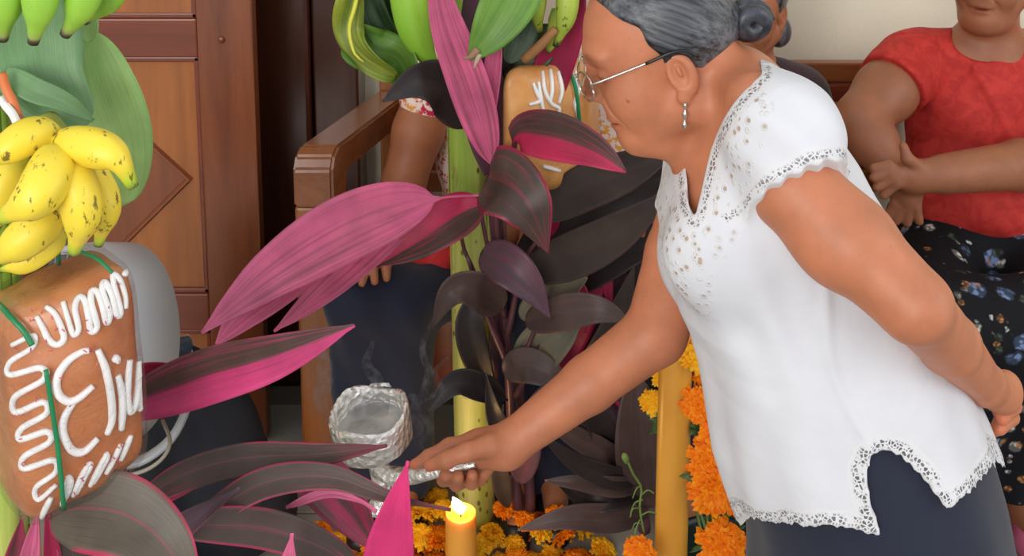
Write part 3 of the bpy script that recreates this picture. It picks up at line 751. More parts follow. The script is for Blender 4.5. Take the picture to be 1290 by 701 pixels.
# ------------------------------------------------------------------ seated people on the bench
def finger_fan(S, base, tips, r=0.0095, lift=0.012, k=0.005):
    """fingers from a palm point to a list of tips, each bent at the knuckle"""
    base = np.array(base)
    for i, tp in enumerate(tips):
        tp = np.array(tp); st_ = base + (tp - base) * 0.25
        mid = base + (tp - base) * 0.62 + np.array([0, -0.3 * lift, lift])
        S.chain([st_, mid, tp], [r * 1.15, r * 1.05, r * 0.85], k)
def ridge(p, a, b, w):
    a = np.array(a)[[0, 2]]; b = np.array(b)[[0, 2]]; ab = b - a; q = p[:, [0, 2]] - a
    t = np.clip(q @ ab / (ab @ ab), 0, 1); dd = np.linalg.norm(q - t[:, None] * ab, axis=1)
    return np.exp(-(dd / w) ** 2)
def floral(name, ground, cols, scale, thr, rough=0.8, petals=5):
    t = NT(name); v = t.coord('Object')
    wv = t.n('ShaderNodeVectorMath', operation='ADD'); nn = t.n('ShaderNodeTexNoise'); nn.inputs['Scale'].default_value = 40; t.l(v, nn.inputs['Vector'])
    sc_ = t.n('ShaderNodeVectorMath', operation='SCALE'); t.l(nn.outputs['Color'], sc_.inputs[0]); sc_.inputs['Scale'].default_value = 0.018
    t.l(v, wv.inputs[0]); t.l(sc_.outputs[0], wv.inputs[1])
    base = lin(ground)
    for i, (c, s, th) in enumerate(cols):
        vo = t.voro(wv.outputs[0], s); sel = t.n('ShaderNodeSeparateColor'); t.l(vo.outputs['Color'], sel.inputs[0])
        m = t.math('MULTIPLY', t.math('SUBTRACT', 1.0, t.smooth(vo.outputs['Distance'], th, th + 0.1)), t.smooth(sel.outputs[i % 3], 0.5, 0.55))
        m2 = t.voro(wv.outputs[0], s * 4.5)
        m = t.math('MULTIPLY', m, t.math('SUBTRACT', 1.0, t.math('MULTIPLY', t.smooth(m2.outputs['Distance'], 0.3, 0.6), 0.8)))
        base = t.mix(m, base, lin(c))
    t.set(base, rough, 0.2); t.bump(t.noise(v, 22, 4), 0.12, 0.008); return t.m
# ---- right: red blouse, flowered black skirt
RY = 2.42
h3 = Head(PA(1249, -33, RY), (-0.55, -0.83, -0.06), (0, -0.05, 1), 1.03)
S = SDF()
S.ell(PA(1243, 150, RY + 0.03), (0.175, 0.115, 0.19), 0.03); S.ell(PA(1240, 240, RY - 0.02), (0.19, 0.14, 0.11), 0.05)
S.cap(PA(1243, 90, RY + 0.03), h3.w(-0.02, 0, -0.05), 0.066, 0.06, 0.05)
S.cap(PA(1165, 68, RY + 0.03), PA(1320, 72, RY + 0.03), 0.05, 0.05, 0.05)
h3.build(S, 0.03)
h3.e(S, (0.03, 0, -0.095), (0.05, 0.05, 0.025), 0.03)
lS, lE, lW = PA(1146, 82, RY), PA(1083, 152, RY - 0.13), PA(1128, 222, 2.19)
rS, rE, rW = PA(1340, 85, RY), PA(1362, 200, RY - 0.12), PA(1190, 219, 2.15)
S.chain([lS, lS * 0.5 + lE * 0.5, lE], [0.066, 0.066, 0.055], 0.02)
S.chain([lE, lE * 0.6 + lW * 0.4, lW], [0.052, 0.05, 0.034], 0.02); S.chain([lW, PA(1143, 246, 2.17)], [0.034, 0.031], 0.02)
finger_fan(S, PA(1143, 244, 2.165), [PA(1158, 279, 2.155), PA(1143, 281, 2.16), PA(1129, 279, 2.165), PA(1118, 273, 2.17)], 0.011)
S.chain([rS, rE], [0.066, 0.056], 0.02); S.chain([rE, rE * 0.55 + rW * 0.45, rW], [0.055, 0.052, 0.04], 0.02)
S.ell(PA(1155, 222, 2.14), (0.055, 0.03, 0.036), 0.025)
finger_fan(S, PA(1150, 222, 2.135), [PA(1101, 212, 2.125), PA(1101, 224, 2.12), PA(1105, 236, 2.12), PA(1113, 246, 2.125)], 0.0115)
S.chain([PA(1160, 212, 2.13), PA(1143, 200, 2.125), PA(1138, 184, 2.13)], [0.014, 0.012, 0.009], 0.006)
kn = [PA(1160, 408, 2.08), PA(1335, 410, 2.08)]
for i, hp in enumerate((PA(1190, 300, RY), PA(1300, 300, RY))):
    S.chain([hp, kn[i], (kn[i][0], 2.17, 0.09), (kn[i][0], 2.14, 0.05), (kn[i][0], 2.04, 0.035)], [0.08, 0.06, 0.04, 0.034, 0.026], 0.03)
V, F = sdf_mesh(S, (0.66, 1.96, 0.0), (1.44, 2.62, 1.36), 0.0046)
p3 = empty('person', (1.0, 2.4, 0), 'seated person in red wrap blouse and black flowered skirt at the right', 'person')
mesh('body', V, F, M_SKIN2, p3, col=h3.tint(V, np.ones((len(V), 3))))
S2 = SDF(); h3.e(S2, (-0.01, 0, 0.05), (0.1, 0.083, 0.094), 0.01)
S2.fn(lambda p: (h3.local(p) @ np.array([1, 0, -0.5]) - 0.02) * h3.k, 0.006, 'i'); h3.e(S2, (-0.09, 0, 0.0), (0.035, 0.04, 0.04), 0.02)
V, F = sdf_mesh(S2, h3.o - 0.2, h3.o + 0.2, 0.006); mesh('hair', V, F, hair_mat('dark_hair', (18, 15, 16), (58, 50, 48), (0, 0, 0), (80, 80, 10)), p3)
wrapA, wrapB = PA(1205, 52, RY), PA(1268, 190, RY)
def red(p):
    s = SDF(); s.ell(PA(1243, 150, RY + 0.03), (0.185, 0.125, 0.2), 0.03); s.ell(PA(1240, 240, RY - 0.02), (0.202, 0.152, 0.12), 0.05)
    s.cap(PA(1165, 68, RY + 0.03), PA(1320, 72, RY + 0.03), 0.06, 0.06, 0.05)
    d = s(p)
    for a, b in ((lS, lE), (rS, rE)):
        a, b = np.array(a), np.array(b); s = SDF(); s.cap(a, a * 0.4 + b * 0.6, 0.079, 0.08); ax_ = nrm(b - a)
        cut = (p - (a * 0.62 + b * 0.38)) @ ax_
        e = np.maximum(s(p), cut); k = 0.03; h = np.clip(0.5 + 0.5 * (e - d) / k, 0, 1); d = e + (d - e) * h - k * h * (1 - h)
    fr = p[:, 1] < RY
    x, z = p[:, 0], p[:, 2]
    d = d - fr * (0.006 * ridge(p, wrapA, wrapB, 0.012)) + fr * 0.004 * np.sin((z * 1.0 - 0.35 * x) * 85 + np.sin(x * 18) * 1.5) * np.clip(1 - np.abs(z - 0.75) / 0.08, 0, 1)
    d = d + fr * 0.0025 * np.sin(z * 40 + x * 33)
    s = SDF(); s.ell(PA(1243, 55, RY - 0.08), (0.062, 0.12, 0.052)); s.cap(PA(1243, 90, RY + 0.03), PA(1246, -20, RY), 0.068, 0.066)
    d = np.maximum(d, -s(p))
    return np.maximum(d, P(1240, 268, RY - 0.14).z - 0.06 - z)
V, F = sdf_mesh(red, (0.68, 2.18, 0.54), (1.42, 2.64, 1.1), 0.0048, 1.8)
t = NT('red_jacquard'); v = t.coord('Object'); n = t.noise(v, 26, 4, 0.6, 1.0)
t.set(t.ramp(n, [(0.42, lin((172, 42, 38))), (0.6, lin((192, 54, 47)))]), 0.7, 0.25); t.bump(t.noise(v, 30, 4), 0.15, 0.006)
mesh('blouse', V, F, t.m, p3)
def skirt3(p):
    s = SDF(); s.ell(PA(1240, 290, RY), (0.225, 0.18, 0.135))
    for i, hp in enumerate((PA(1190, 300, RY), PA(1300, 300, RY))): s.cap(hp, kn[i], 0.105, 0.088, 0.05)
    s.cap(kn[0], kn[1], 0.08, 0.08, 0.05); s.cap(PA(1190, 320, RY), PA(1300, 320, RY), 0.1, 0.1, 0.05)
    a, b = np.array([kn[0][0] - 0.01, 2.14, 0.17]), np.array([kn[1][0] + 0.01, 2.14, 0.17])
    s.cap(kn[0], a, 0.085, 0.08, 0.05); s.cap(kn[1], b, 0.085, 0.08, 0.05)
    m0, m1 = (np.array(kn[0]) + kn[1]) / 2, (a + b) / 2
    for u in (0.2, 0.4, 0.6, 0.8): s.cap(kn[0] * (1 - u) + kn[1] * u, a * (1 - u) + b * u, 0.078, 0.072, 0.05)
    d = s(p) + 0.005 * np.sin(p[:, 0] * 70 + np.sin(p[:, 2] * 9)) * np.clip((0.55 - p[:, 2]) / 0.2, 0, 1)
    return np.maximum(d, 0.14 - p[:, 2])
V, F = sdf_mesh(skirt3, (0.62, 1.92, 0.1), (1.5, 2.66, 0.85), 0.0065, 1.6)
M_FLORAL = floral('black_flowered_cloth', (20, 20, 25), [((112, 134, 172), 17, 0.26), ((206, 200, 190), 19, 0.2), ((178, 120, 70), 25, 0.17), ((196, 196, 196), 34, 0.13), ((70, 82, 66), 23, 0.2)], 20, 0.3)
mesh('skirt', V, F, M_FLORAL, p3)
for i in (0, 1):
    S = SDF(); x = kn[i][0]; S.chain([(x, 2.17, 0.035), (x, 2.1, 0.028), (x, 2.03, 0.02)], [0.042, 0.044, 0.034], 0.02); S.fn(lambda p: 0.001 - p[:, 2], 0.004, 'i'); S.fn(lambda p: p[:, 2] - 0.052, 0.006, 'i')
    V, F = sdf_mesh(S, (x - 0.07, 1.97, -0.01), (x + 0.07, 2.24, 0.09), 0.006); mesh('shoe', V, F, simple('pink_shoe', (196, 96, 126), 0.5), p3)
es = 1 if h3.w(0, 1, 0)[0] > h3.o[0] else -1
e0 = h3.w(0.006, 0.079 * es, -0.04)
tube('earring', [e0 + h3.R[0] * 0.012 * math.sin(a) + h3.R[2] * (0.013 * math.cos(a) - 0.013) for a in np.linspace(0, 2 * math.pi, 20)], 0.0015, simple('gold', (214, 178, 110), 0.25, metallic=1.0), p3, None, 6)
# ---- middle: dark blouse, mostly behind the standing woman
MY = 2.5
h4 = Head(PA(946, 12, MY), (-0.5, -0.85, -0.15), (0, -0.1, 1), 1.0)
S = SDF(); S.ell(PA(942, 170, MY + 0.02), (0.15, 0.1, 0.19), 0.03); S.cap(PA(944, 110, MY), h4.w(-0.02, 0, -0.05), 0.052, 0.048, 0.04); h4.build(S)
S.cap(PA(880, 112, MY), PA(1008, 112, MY), 0.045, 0.045, 0.04)
for s in (-1, 1):
    a = PA(943 + 70 * s, 122, MY); b = PA(943 + 85 * s, 235, MY - 0.06); c_ = PA(943 + 30 * s, 300, 2.24)
    S.chain([a, b], [0.05, 0.042], 0.02); S.chain([b, c_], [0.042, 0.028], 0.02); S.cap(c_, c_ + np.array([-0.05 * s, -0.03, -0.01]), 0.026, 0.02, 0.02)
    tip0 = c_ + np.array([-0.05 * s, -0.03, -0.01]); finger_fan(S, tip0, [tip0 + np.array([-0.05 * s, -0.02 - 0.016 * q, -0.012]) for q in range(4)], 0.009)
    kx = 0.10 * s
    S.chain([PA(943, 320, MY) + np.array([kx * 0.8, 0, 0]), PA(943, 385, 2.12) + np.array([kx, 0, 0]), np.array([PA(943, 385, 2.12)[0] + kx, 2.16, 0.08]), np.array([PA(943, 385, 2.12)[0] + kx, 2.05, 0.03])], [0.075, 0.056, 0.036, 0.026], 0.03)
V, F = sdf_mesh(S, (0.24, 1.98, 0.0), (0.86, 2.66, 1.36), 0.0055)
p4 = empty('person', (P(943, 300, 2.4).x, 2.42, 0), 'seated person in dark maroon top half hidden behind the bending person', 'person')
mesh('body', V, F, M_SKIN3, p4, col=h4.tint(V, np.ones((len(V), 3))))
S2 = SDF(); h4.e(S2, (-0.006, 0, 0.048), (0.1, 0.082, 0.095), 0.01); S2.fn(lambda p: (h4.local(p) @ np.array([1, 0, -0.55]) - 0.012) * h4.k, 0.006, 'i'); h4.e(S2, (-0.06, 0.05, -0.07), (0.03, 0.03, 0.04), 0.03); h4.e(S2, (-0.06, -0.05, -0.07), (0.03, 0.03, 0.04), 0.03)
V, F = sdf_mesh(S2, h4.o - 0.22, h4.o + 0.22, 0.006); mesh('hair', V, F, hair_mat('grey_hair', (34, 32, 34), (120, 118, 120), (0, 0, 0), (80, 80, 10)), p4)
def maroon(p):
    s = SDF(); s.ell(PA(942, 170, MY + 0.02), (0.162, 0.112, 0.2), 0.03); s.cap(PA(880, 113, MY), PA(1008, 113, MY), 0.054, 0.054, 0.05); s.ell(PA(943, 260, MY - 0.01), (0.17, 0.12, 0.1), 0.04)
    for q in (-1, 1): s.cap(PA(943 + 70 * q, 122, MY), PA(943 + 84 * q, 205, MY - 0.05), 0.062, 0.056, 0.03)
    d = s(p) + 0.0025 * np.sin(p[:, 2] * 50 + p[:, 0] * 60)
    s = SDF(); s.ell(PA(944, 88, MY - 0.06), (0.062, 0.1, 0.04)); return np.maximum(d, -s(p))
V, F = sdf_mesh(maroon, (0.24, 2.28, 0.55), (0.86, 2.68, 1.1), 0.006, 1.6); mesh('blouse', V, F, cloth('dark_maroon_cloth', (62, 44, 48), 0.85), p4)
def skirt4(p):
    s = SDF(); s.ell(PA(943, 320, MY), (0.18, 0.15, 0.1)); b0 = PA(943, 388, 2.13)
    for q in (-1, 1):
        a = PA(943, 320, MY) + np.array([0.08 * q, 0, 0]); b = b0 + np.array([0.1 * q, 0, 0]); s.cap(a, b, 0.092, 0.078, 0.05); s.cap(b, (b[0], 2.17, 0.22), 0.075, 0.075, 0.05)
    for u in (0.33, 0.66): s.cap(b0 + np.array([-0.1 + 0.2 * u, 0, 0]), (b0[0] - 0.1 + 0.2 * u, 2.17, 0.22), 0.072, 0.07, 0.05)
    return np.maximum(s(p), 0.18 - p[:, 2])
V, F = sdf_mesh(skirt4, (0.2, 1.98, 0.14), (0.9, 2.68, 0.75), 0.009); mesh('skirt', V, F, cloth('dark_blue_skirt', (46, 54, 78), 0.85), p4)
# ---- left: flowered blouse, navy trousers, hand on knee
LY = 2.52
h5 = Head(PA(622, -70, LY), (-0.1, -0.98, -0.1), (0, -0.08, 1), 0.98)
S = SDF(); S.ell(PA(622, 185, LY + 0.02), (0.13, 0.1, 0.2), 0.03); S.cap(PA(622, 60, LY), h5.w(-0.02, 0, -0.05), 0.05, 0.046, 0.04); h5.build(S)
S.cap(PA(562, 82, LY), PA(684, 82, LY), 0.042, 0.042, 0.04)
a, b, c_ = PA(546, 100, LY - 0.02), PA(508, 232, LY - 0.10), PA(482, 300, 2.27)
S.chain([a, a * 0.5 + b * 0.5, b], [0.056, 0.058, 0.05], 0.02); S.chain([b, b * 0.5 + c_ * 0.5, c_], [0.047, 0.042, 0.028], 0.02)
S.cap(c_, PA(468, 322, 2.2), 0.028, 0.027, 0.02)
finger_fan(S, PA(468, 320, 2.19), [PA(427, 350, 2.125), PA(441, 356, 2.11), PA(456, 357, 2.105), PA(472, 355, 2.11)], 0.0098, 0.012)
S.chain([PA(474, 318, 2.2), PA(486, 334, 2.15), PA(487, 350, 2.13)], [0.013, 0.0115, 0.009], 0.006)
S.chain([PA(692, 96, LY), PA(712, 225, LY - 0.08), PA(630, 315, 2.3)], [0.05, 0.044, 0.028], 0.02); S.ell(PA(612, 322, 2.27), (0.045, 0.03, 0.022), 0.02)
finger_fan(S, PA(612, 322, 2.25), [PA(575, 318 + 9 * q, 2.22) for q in range(4)], 0.0095)
kn5 = [PA(453, 376, 2.18), PA(506, 380, 2.2)]
for q in (0, 1):
    hp = PA(590 + 60 * q, 330, LY); S.chain([hp, kn5[q], np.array([kn5[q][0] + 0.0, 2.24, 0.08]), np.array([kn5[q][0], 2.12, 0.03])], [0.07, 0.052, 0.034, 0.024], 0.03)
V, F = sdf_mesh(S, (-0.44, 1.98, 0.0), (0.2, 2.68, 1.48), 0.0048)
p5 = empty('person', (-0.16, 2.4, 0), 'seated person in pink flowered top and navy trousers with hand on knee', 'person')
mesh('body', V, F, M_SKIN3, p5, col=h5.tint(V, np.ones((len(V), 3))))
S2 = SDF(); h5.e(S2, (-0.01, 0, 0.05), (0.1, 0.084, 0.095), 0.01); S2.fn(lambda p: (h5.local(p) @ np.array([1, 0, -0.5]) - 0.015) * h5.k, 0.006, 'i')
V, F = sdf_mesh(S2, h5.o - 0.2, h5.o + 0.2, 0.008); mesh('hair', V, F, bpy.data.materials['dark_hair'], p5)
def flor(p):
    s = SDF(); s.ell(PA(622, 185, LY + 0.02), (0.144, 0.114, 0.21), 0.03); s.cap(PA(562, 84, LY), PA(684, 84, LY), 0.052, 0.052, 0.05); s.ell(PA(620, 290, LY - 0.01), (0.155, 0.12, 0.1), 0.04)
    for (q0, q1) in ((a, b), (PA(692, 96, LY), PA(712, 225, LY - 0.08))):
        e = SDF(); e.cap(q0, q0 * 0.8 + q1 * 0.2, 0.066, 0.066); s.fn(lambda x, e=e: e(x), 0.03)
    return s(p) + 0.002 * np.sin(p[:, 2] * 55 + p[:, 0] * 50)
V, F = sdf_mesh(flor, (-0.42, 2.34, 0.5), (0.2, 2.68, 1.14), 0.006)
t = NT('pink_flowered_cloth'); v = t.coord('Object'); vo = t.voro(v, 62); sep = t.n('ShaderNodeSeparateColor'); t.l(vo.outputs['Color'], sep.inputs[0])
mask = t.smooth(t.noise(v, 70, 3, 0.6), 0.44, 0.5); n = t.noise(v, 12, 2)
c1 = t.ramp(n, [(0.4, lin((208, 44, 84))), (0.56, lin((240, 166, 70)))]); t.set(t.mix(mask, c1, lin((240, 220, 208))), 0.8, 0.2); t.bump(t.noise(v, 30, 3), 0.1, 0.005)
mesh('blouse', V, F, t.m, p5)
def trou(p):
    s = SDF(); s.ell(PA(620, 325, LY), (0.155, 0.13, 0.09))
    for q in (0, 1):
        hp = PA(590 + 60 * q, 330, LY); s.chain([hp, kn5[q]], [0.085, 0.072], 0.03); s.chain([kn5[q], kn5[q] * 0.5 + np.array([kn5[q][0], 2.24, 0.08]) * 0.5, np.array([kn5[q][0], 2.24, 0.08])], [0.070, 0.064, 0.058], 0.03)
    d = s(p) + 0.003 * np.sin(p[:, 2] * 30 + p[:, 0] * 80 + np.sin(p[:, 2] * 12))
    return np.maximum(d, 0.034 - p[:, 2])
V, F = sdf_mesh(trou, (-0.46, 2.0, 0.03), (0.16, 2.68, 0.75), 0.0065); mesh('trousers', V, F, cloth('dark_navy_cloth', (34, 38, 56), 0.85, 700, 0.1), p5)
for q in (0, 1):
    S = SDF(); x = kn5[q][0]; S.chain([(x, 2.24, 0.03), (x, 2.17, 0.024), (x, 2.11, 0.018)], [0.04, 0.04, 0.03], 0.02); S.fn(lambda p: 0.001 - p[:, 2], 0.004, 'i'); S.fn(lambda p: p[:, 2] - 0.05, 0.006, 'i')
    V, F = sdf_mesh(S, (x - 0.07, 2.05, -0.01), (x + 0.07, 2.31, 0.09), 0.006); mesh('shoe', V, F, M_SHOE, p5)
# a second visitor in the same kind of clothes, almost hidden behind the plants
p6 = p5.copy(); C.objects.link(p6); p6.location = p5.location + Vector((0.33, 0.02, 0)); p6['label'] = 'seated person in flowered top almost hidden behind the red cordyline'
for ch in list(p5.children):
    c_ = ch.copy(); C.objects.link(c_); c_.parent = p6
# red cloth pouch on the lap
def pouch(p):
    c0 = PA(528, 336, 2.28); s = SDF(); s.ell(c0, (0.075, 0.035, 0.062)); s.cap(PA(498, 326, 2.27), PA(556, 324, 2.28), 0.022, 0.022, 0.03)
    return s(p) + 0.0022 * np.sin(p[:, 0] * 150 + p[:, 2] * 60) * np.clip((p[:, 2] - c0[2]) / 0.03, 0, 1)
V, F = sdf_mesh(pouch, PA(528, 336, 2.28) - 0.13, PA(528, 336, 2.28) + 0.13, 0.0045)
po = mesh('cloth_pouch', V, F, simple('red_terry_cloth', (214, 62, 62), 0.9, 0.1, 0.12, 60, 0.4, 320), None)
tag(po, 'soft red cloth pouch resting on navy trousered lap', 'pouch')
# ================================================================== PLANTS AND FRUIT
def leaf_mat(name, pink, dark, bias, edge=0.6, rib=0.5, freq=9.0, tip=0.0, half=0.0, rough=0.36, transl=0.22):
    """coloured strap leaf: streaks of two colours running along the blade (UV v), coloured margin and midrib (UV u)"""
    t = NT(name); tc = t.n('ShaderNodeTexCoord'); sp = t.n('ShaderNodeSeparateXYZ'); t.l(tc.outputs['UV'], sp.inputs[0])
    oi = t.n('ShaderNodeObjectInfo')
    u, v = sp.outputs[0], sp.outputs[1]
    cx = t.n('ShaderNodeCombineXYZ'); t.l(t.math('MULTIPLY', u, freq), cx.inputs[0]); t.l(t.math('MULTIPLY', v, 1.1), cx.inputs[1])
    w_ = t.math('MULTIPLY', oi.outputs['Random'], 40.0)
    n = t.noise(cx.outputs[0], 1.0, 4, 0.55, 0.4, w=w_)
    cu = t.math('ABSOLUTE', t.math('MULTIPLY', t.math('SUBTRACT', u, 0.5), 2.0))
    f = t.math('ADD', n, bias)
    f = t.math('ADD', f, t.math('MULTIPLY', t.smooth(v, 0.6, 1.0), tip))
    f = t.math('ADD', f, t.math('MULTIPLY', t.smooth(u, 0.35, 0.65), half))
    f = t.smooth(f, 0.38, 0.66)
    en = t.noise(t.coord('UV', (1.5, 3.0, 1)), 1.3, 2, 0.5, 0.0, w=w_)
    f = t.math('MAXIMUM', f, t.math('MULTIPLY', t.math('MULTIPLY', t.smooth(cu, 0.84, 0.98), edge), t.smooth(en, 0.38, 0.56)))
    f = t.math('MAXIMUM', f, t.math('MULTIPLY', t.math('SUBTRACT', 1.0, t.smooth(cu, 0.01, 0.05)), rib))
    n2 = t.noise(t.coord('Object'), 14, 3)
    pc = t.ramp(n2, [(0.3, tuple(x * 0.72 for x in lin(pink)[:3]) + (1,)), (0.7, lin(pink))])
    dk = t.ramp(n2, [(0.3, tuple(x * 0.8 for x in lin(dark)[:3]) + (1,)), (0.7, tuple(x * 1.2 for x in lin(dark)[:3]) + (1,))])
    col = t.mix(f, dk, pc)
    fine = t.n('ShaderNodeCombineXYZ'); t.l(t.math('MULTIPLY', u, 70.0), fine.inputs[0]); t.l(t.math('MULTIPLY', v, 2.0), fine.inputs[1])
    fn2 = t.noise(fine.outputs[0], 1.0, 2, 0.5)
    col = t.mix(t.math('MULTIPLY', t.smooth(fn2, 0.5, 0.7), 0.18), col, (0.02, 0.01, 0.012, 1))
    t.set(col, rough, 0.45); t.bump(fn2, 0.25, 0.002)
    tl = t.n('ShaderNodeBsdfTranslucent'); t.l(col, tl.inputs['Color']); mx = t.n('ShaderNodeMixShader'); mx.inputs[0].default_value = transl
    t.l(t.b.outputs[0], mx.inputs[1]); t.l(tl.outputs[0], mx.inputs[2]); t.l(mx.outputs[0], t.out.inputs[0])
    return t.m
LM = {
 'P': leaf_mat('leaf_pink', (248, 122, 168), (172, 88, 110), 0.09, 0.7, 0.4),
 'P2': leaf_mat('leaf_hot_pink', (240, 66, 134), (196, 44, 100), 0.3, 0.8, 0.2),
 'M': leaf_mat('leaf_mixed', (206, 52, 104), (96, 70, 68), 0.02, 0.7, 0.3, 5.0),
 'MH': leaf_mat('leaf_half_pink', (224, 74, 134), (92, 70, 64), 0.22, 0.5, 0.3, half=-0.36),
 'MH2': leaf_mat('leaf_half_crimson', (210, 52, 96), (84, 64, 60), 0.24, 0.5, 0.3, half=-0.34),
 'D': leaf_mat('leaf_dark_pink_edge', (200, 52, 94), (84, 68, 62), -0.17, 0.9, 0.3, tip=0.12),
 'DE': leaf_mat('leaf_grey_pink_edge', (220, 54, 100), (106, 96, 84), -0.22, 1.0, 0.3),
 'G': leaf_mat('leaf_dark_plain', (96, 58, 66), (72, 62, 58), -0.2, 0.5, 0.3),
 'B': leaf_mat('leaf_brown', (112, 82, 82), (88, 70, 66), -0.1, 0.3, 0.5),
 'V': leaf_mat('leaf_purple', (124, 68, 88), (90, 68, 78), -0.05, 0.5, 0.3),
 'O': leaf_mat('leaf_olive', (150, 142, 118), (120, 114, 96), -0.1, 0.3, 0.2),
 'C': leaf_mat('leaf_crimson', (176, 30, 78), (120, 24, 58), 0.2, 0.5, 0.2),
 'BG': leaf_mat('banana_leaf_blue_green', (138, 176, 122), (118, 160, 108), 0.0, 0.3, 0.8, 14, rough=0.45),
 'BL': leaf_mat('banana_leaf_light', (172, 206, 126), (150, 190, 110), 0.0, 0.5, 0.5, 14, rough=0.45),
 'GR': leaf_mat('banana_leaf_fresh', (132, 176, 70), (98, 146, 56), 0.0, 0.4, 0.9, 10),
 'YG': leaf_mat('leaf_yellow_green', (186, 196, 70), (120, 140, 52), 0.0, 0.4, 0.5, 8),
 'DG': leaf_mat('leaf_deep_green', (70, 96, 60), (44, 66, 42), 0.0, 0.2, 0.6),
 'BK': leaf_mat('leaf_blackish', (70, 56, 58), (54, 46, 46), -0.2, 0.3, 0.2),
}
def lance(t, a=0.55, b=0.75):
    a, b = a * 1.15, b * 1.55
    m = (a / (a + b)); pk = m ** a * (1 - m) ** b
    return (t ** a) * ((1 - t) ** b) / pk
def leaf(parent, pts, hw, kind, roll=0.0, fold=0.35, wav=0.03, pet=0.0, a=0.55, b=0.75, name='leaf', hw2=None, nl=30, nw=10, twist=0.0, thick=0.0007):
    """blade along a 3-D midrib. pts: (px, py, depth); hw: half width in photo pixels of one side, hw2 of the other;
    roll turns the blade about its midrib, fold bends the halves into a shallow V, pet = share of the length that is stalk"""
    A = spline([PA(*q) for q in pts], nl)
    T = np.gradient(A, axis=0); T /= np.linalg.norm(T, axis=1)[:, None]
    py = np.mean([q[1] for q in pts]); Y = np.mean([q[2] for q in pts]); m = mpp(py, Y)
    V, UV, Fc = [], [], []
    hw2 = hw if hw2 is None else hw2
    ph = random.uniform(0, 6.28)
    for i in range(nl):
        t_ = i / (nl - 1)
        view = A[i] - np.array(CAMP); view /= np.linalg.norm(view)
        S0 = np.cross(T[i], view); S0 /= np.linalg.norm(S0) + 1e-9
        N0 = np.cross(S0, T[i]); N0 = N0 if N0 @ view < 0 else -N0
        rr = math.radians(roll + twist * (t_ - 0.5))
        S = S0 * math.cos(rr) + N0 * math.sin(rr); N = N0 * math.cos(rr) - S0 * math.sin(rr)
        if t_ <= pet: w = 0.0
        else:
            tt = (t_ - pet) / (1 - pet); w = lance(min(1, max(1e-4, tt)), a, b)
        for j in range(nw + 1):
            u = -1 + 2 * j / nw
            half = (hw if u < 0 else hw2) * m / max(0.35, math.cos(math.radians(roll)))
            ww = max(w * half, 0.0022)
            off = S * (u * ww * math.cos(fold)) + N * (abs(u) ** 1.3 * ww * math.sin(fold))
            off = off + N * (wav * math.sin(t_ * 9 + ph + (1.3 if u > 0 else 0)) * abs(u) ** 2 * ww * 4 * 0.5)
            V.append(A[i] + off); UV.append(((u + 1) / 2, t_))
    for i in range(nl - 1):
        for j in range(nw):
            q = i * (nw + 1) + j; Fc.append([q, q + 1, q + nw + 2, q + nw + 1])
    o = mesh(name, V, Fc, LM[kind], parent, True, UV)
    if thick:
        md = o.modifiers.new('thickness', 'SOLIDIFY'); md.thickness = thick; md.offset = 0
    return o
M_PET = simple('maroon_leaf_stalk', (86, 50, 58), 0.4, 0.5, 0.2, 20)
M_PINKSTALK = simple('pink_leaf_stalk', (156, 78, 104), 0.4, 0.5, 0.2, 20)
def px_tube(name, pts, rad, mat, parent, n=16, seg=8): return tube(name, [P(*q) for q in pts], rad, mat, parent, n, seg)
# ---- banana-plant stalks that carry the arch
t = NT('banana_stalk_skin'); v = t.coord('Object', (1, 1, 0.06)); vv = t.coord('Object')
n = t.noise(v, 30, 4, 0.6); n2 = t.noise(vv, 4, 2); sx = t.n('ShaderNodeSeparateXYZ'); t.l(vv, sx.inputs[0])
c1 = t.ramp(n, [(0.35, lin((164, 168, 70))), (0.65, lin((214, 206, 124)))]); c2 = t.ramp(n, [(0.35, lin((120, 158, 52))), (0.65, lin((166, 196, 84)))])
col = t.mix(t.smooth(t.math('ADD', sx.outputs[2], t.math('MULTIPLY', n2, 0.5)), 0.75, 1.25), c1, c2)
sp_ = t.voro(t.coord('Object', (1, 1, 0.55)), 60); sel = t.n('ShaderNodeSeparateColor'); t.l(sp_.outputs['Color'], sel.inputs[0])
spot = t.math('MULTIPLY', t.math('SUBTRACT', 1.0, t.smooth(sp_.outputs['Distance'], 0.16, 0.28)), t.smooth(sel.outputs[0], 0.55, 0.6))
col = t.mix(t.math('MULTIPLY', spot, 0.85), col, lin((88, 62, 36)))
blot = t.smooth(t.noise(t.coord('Object', (1, 1, 0.35)), 16, 4, 0.6), 0.64, 0.7); col = t.mix(t.math('MULTIPLY', blot, 0.6), col, lin((132, 104, 66)))
t.set(col, 0.42, 0.45); t.bump(n, 0.2, 0.004); M_STALK = t.m
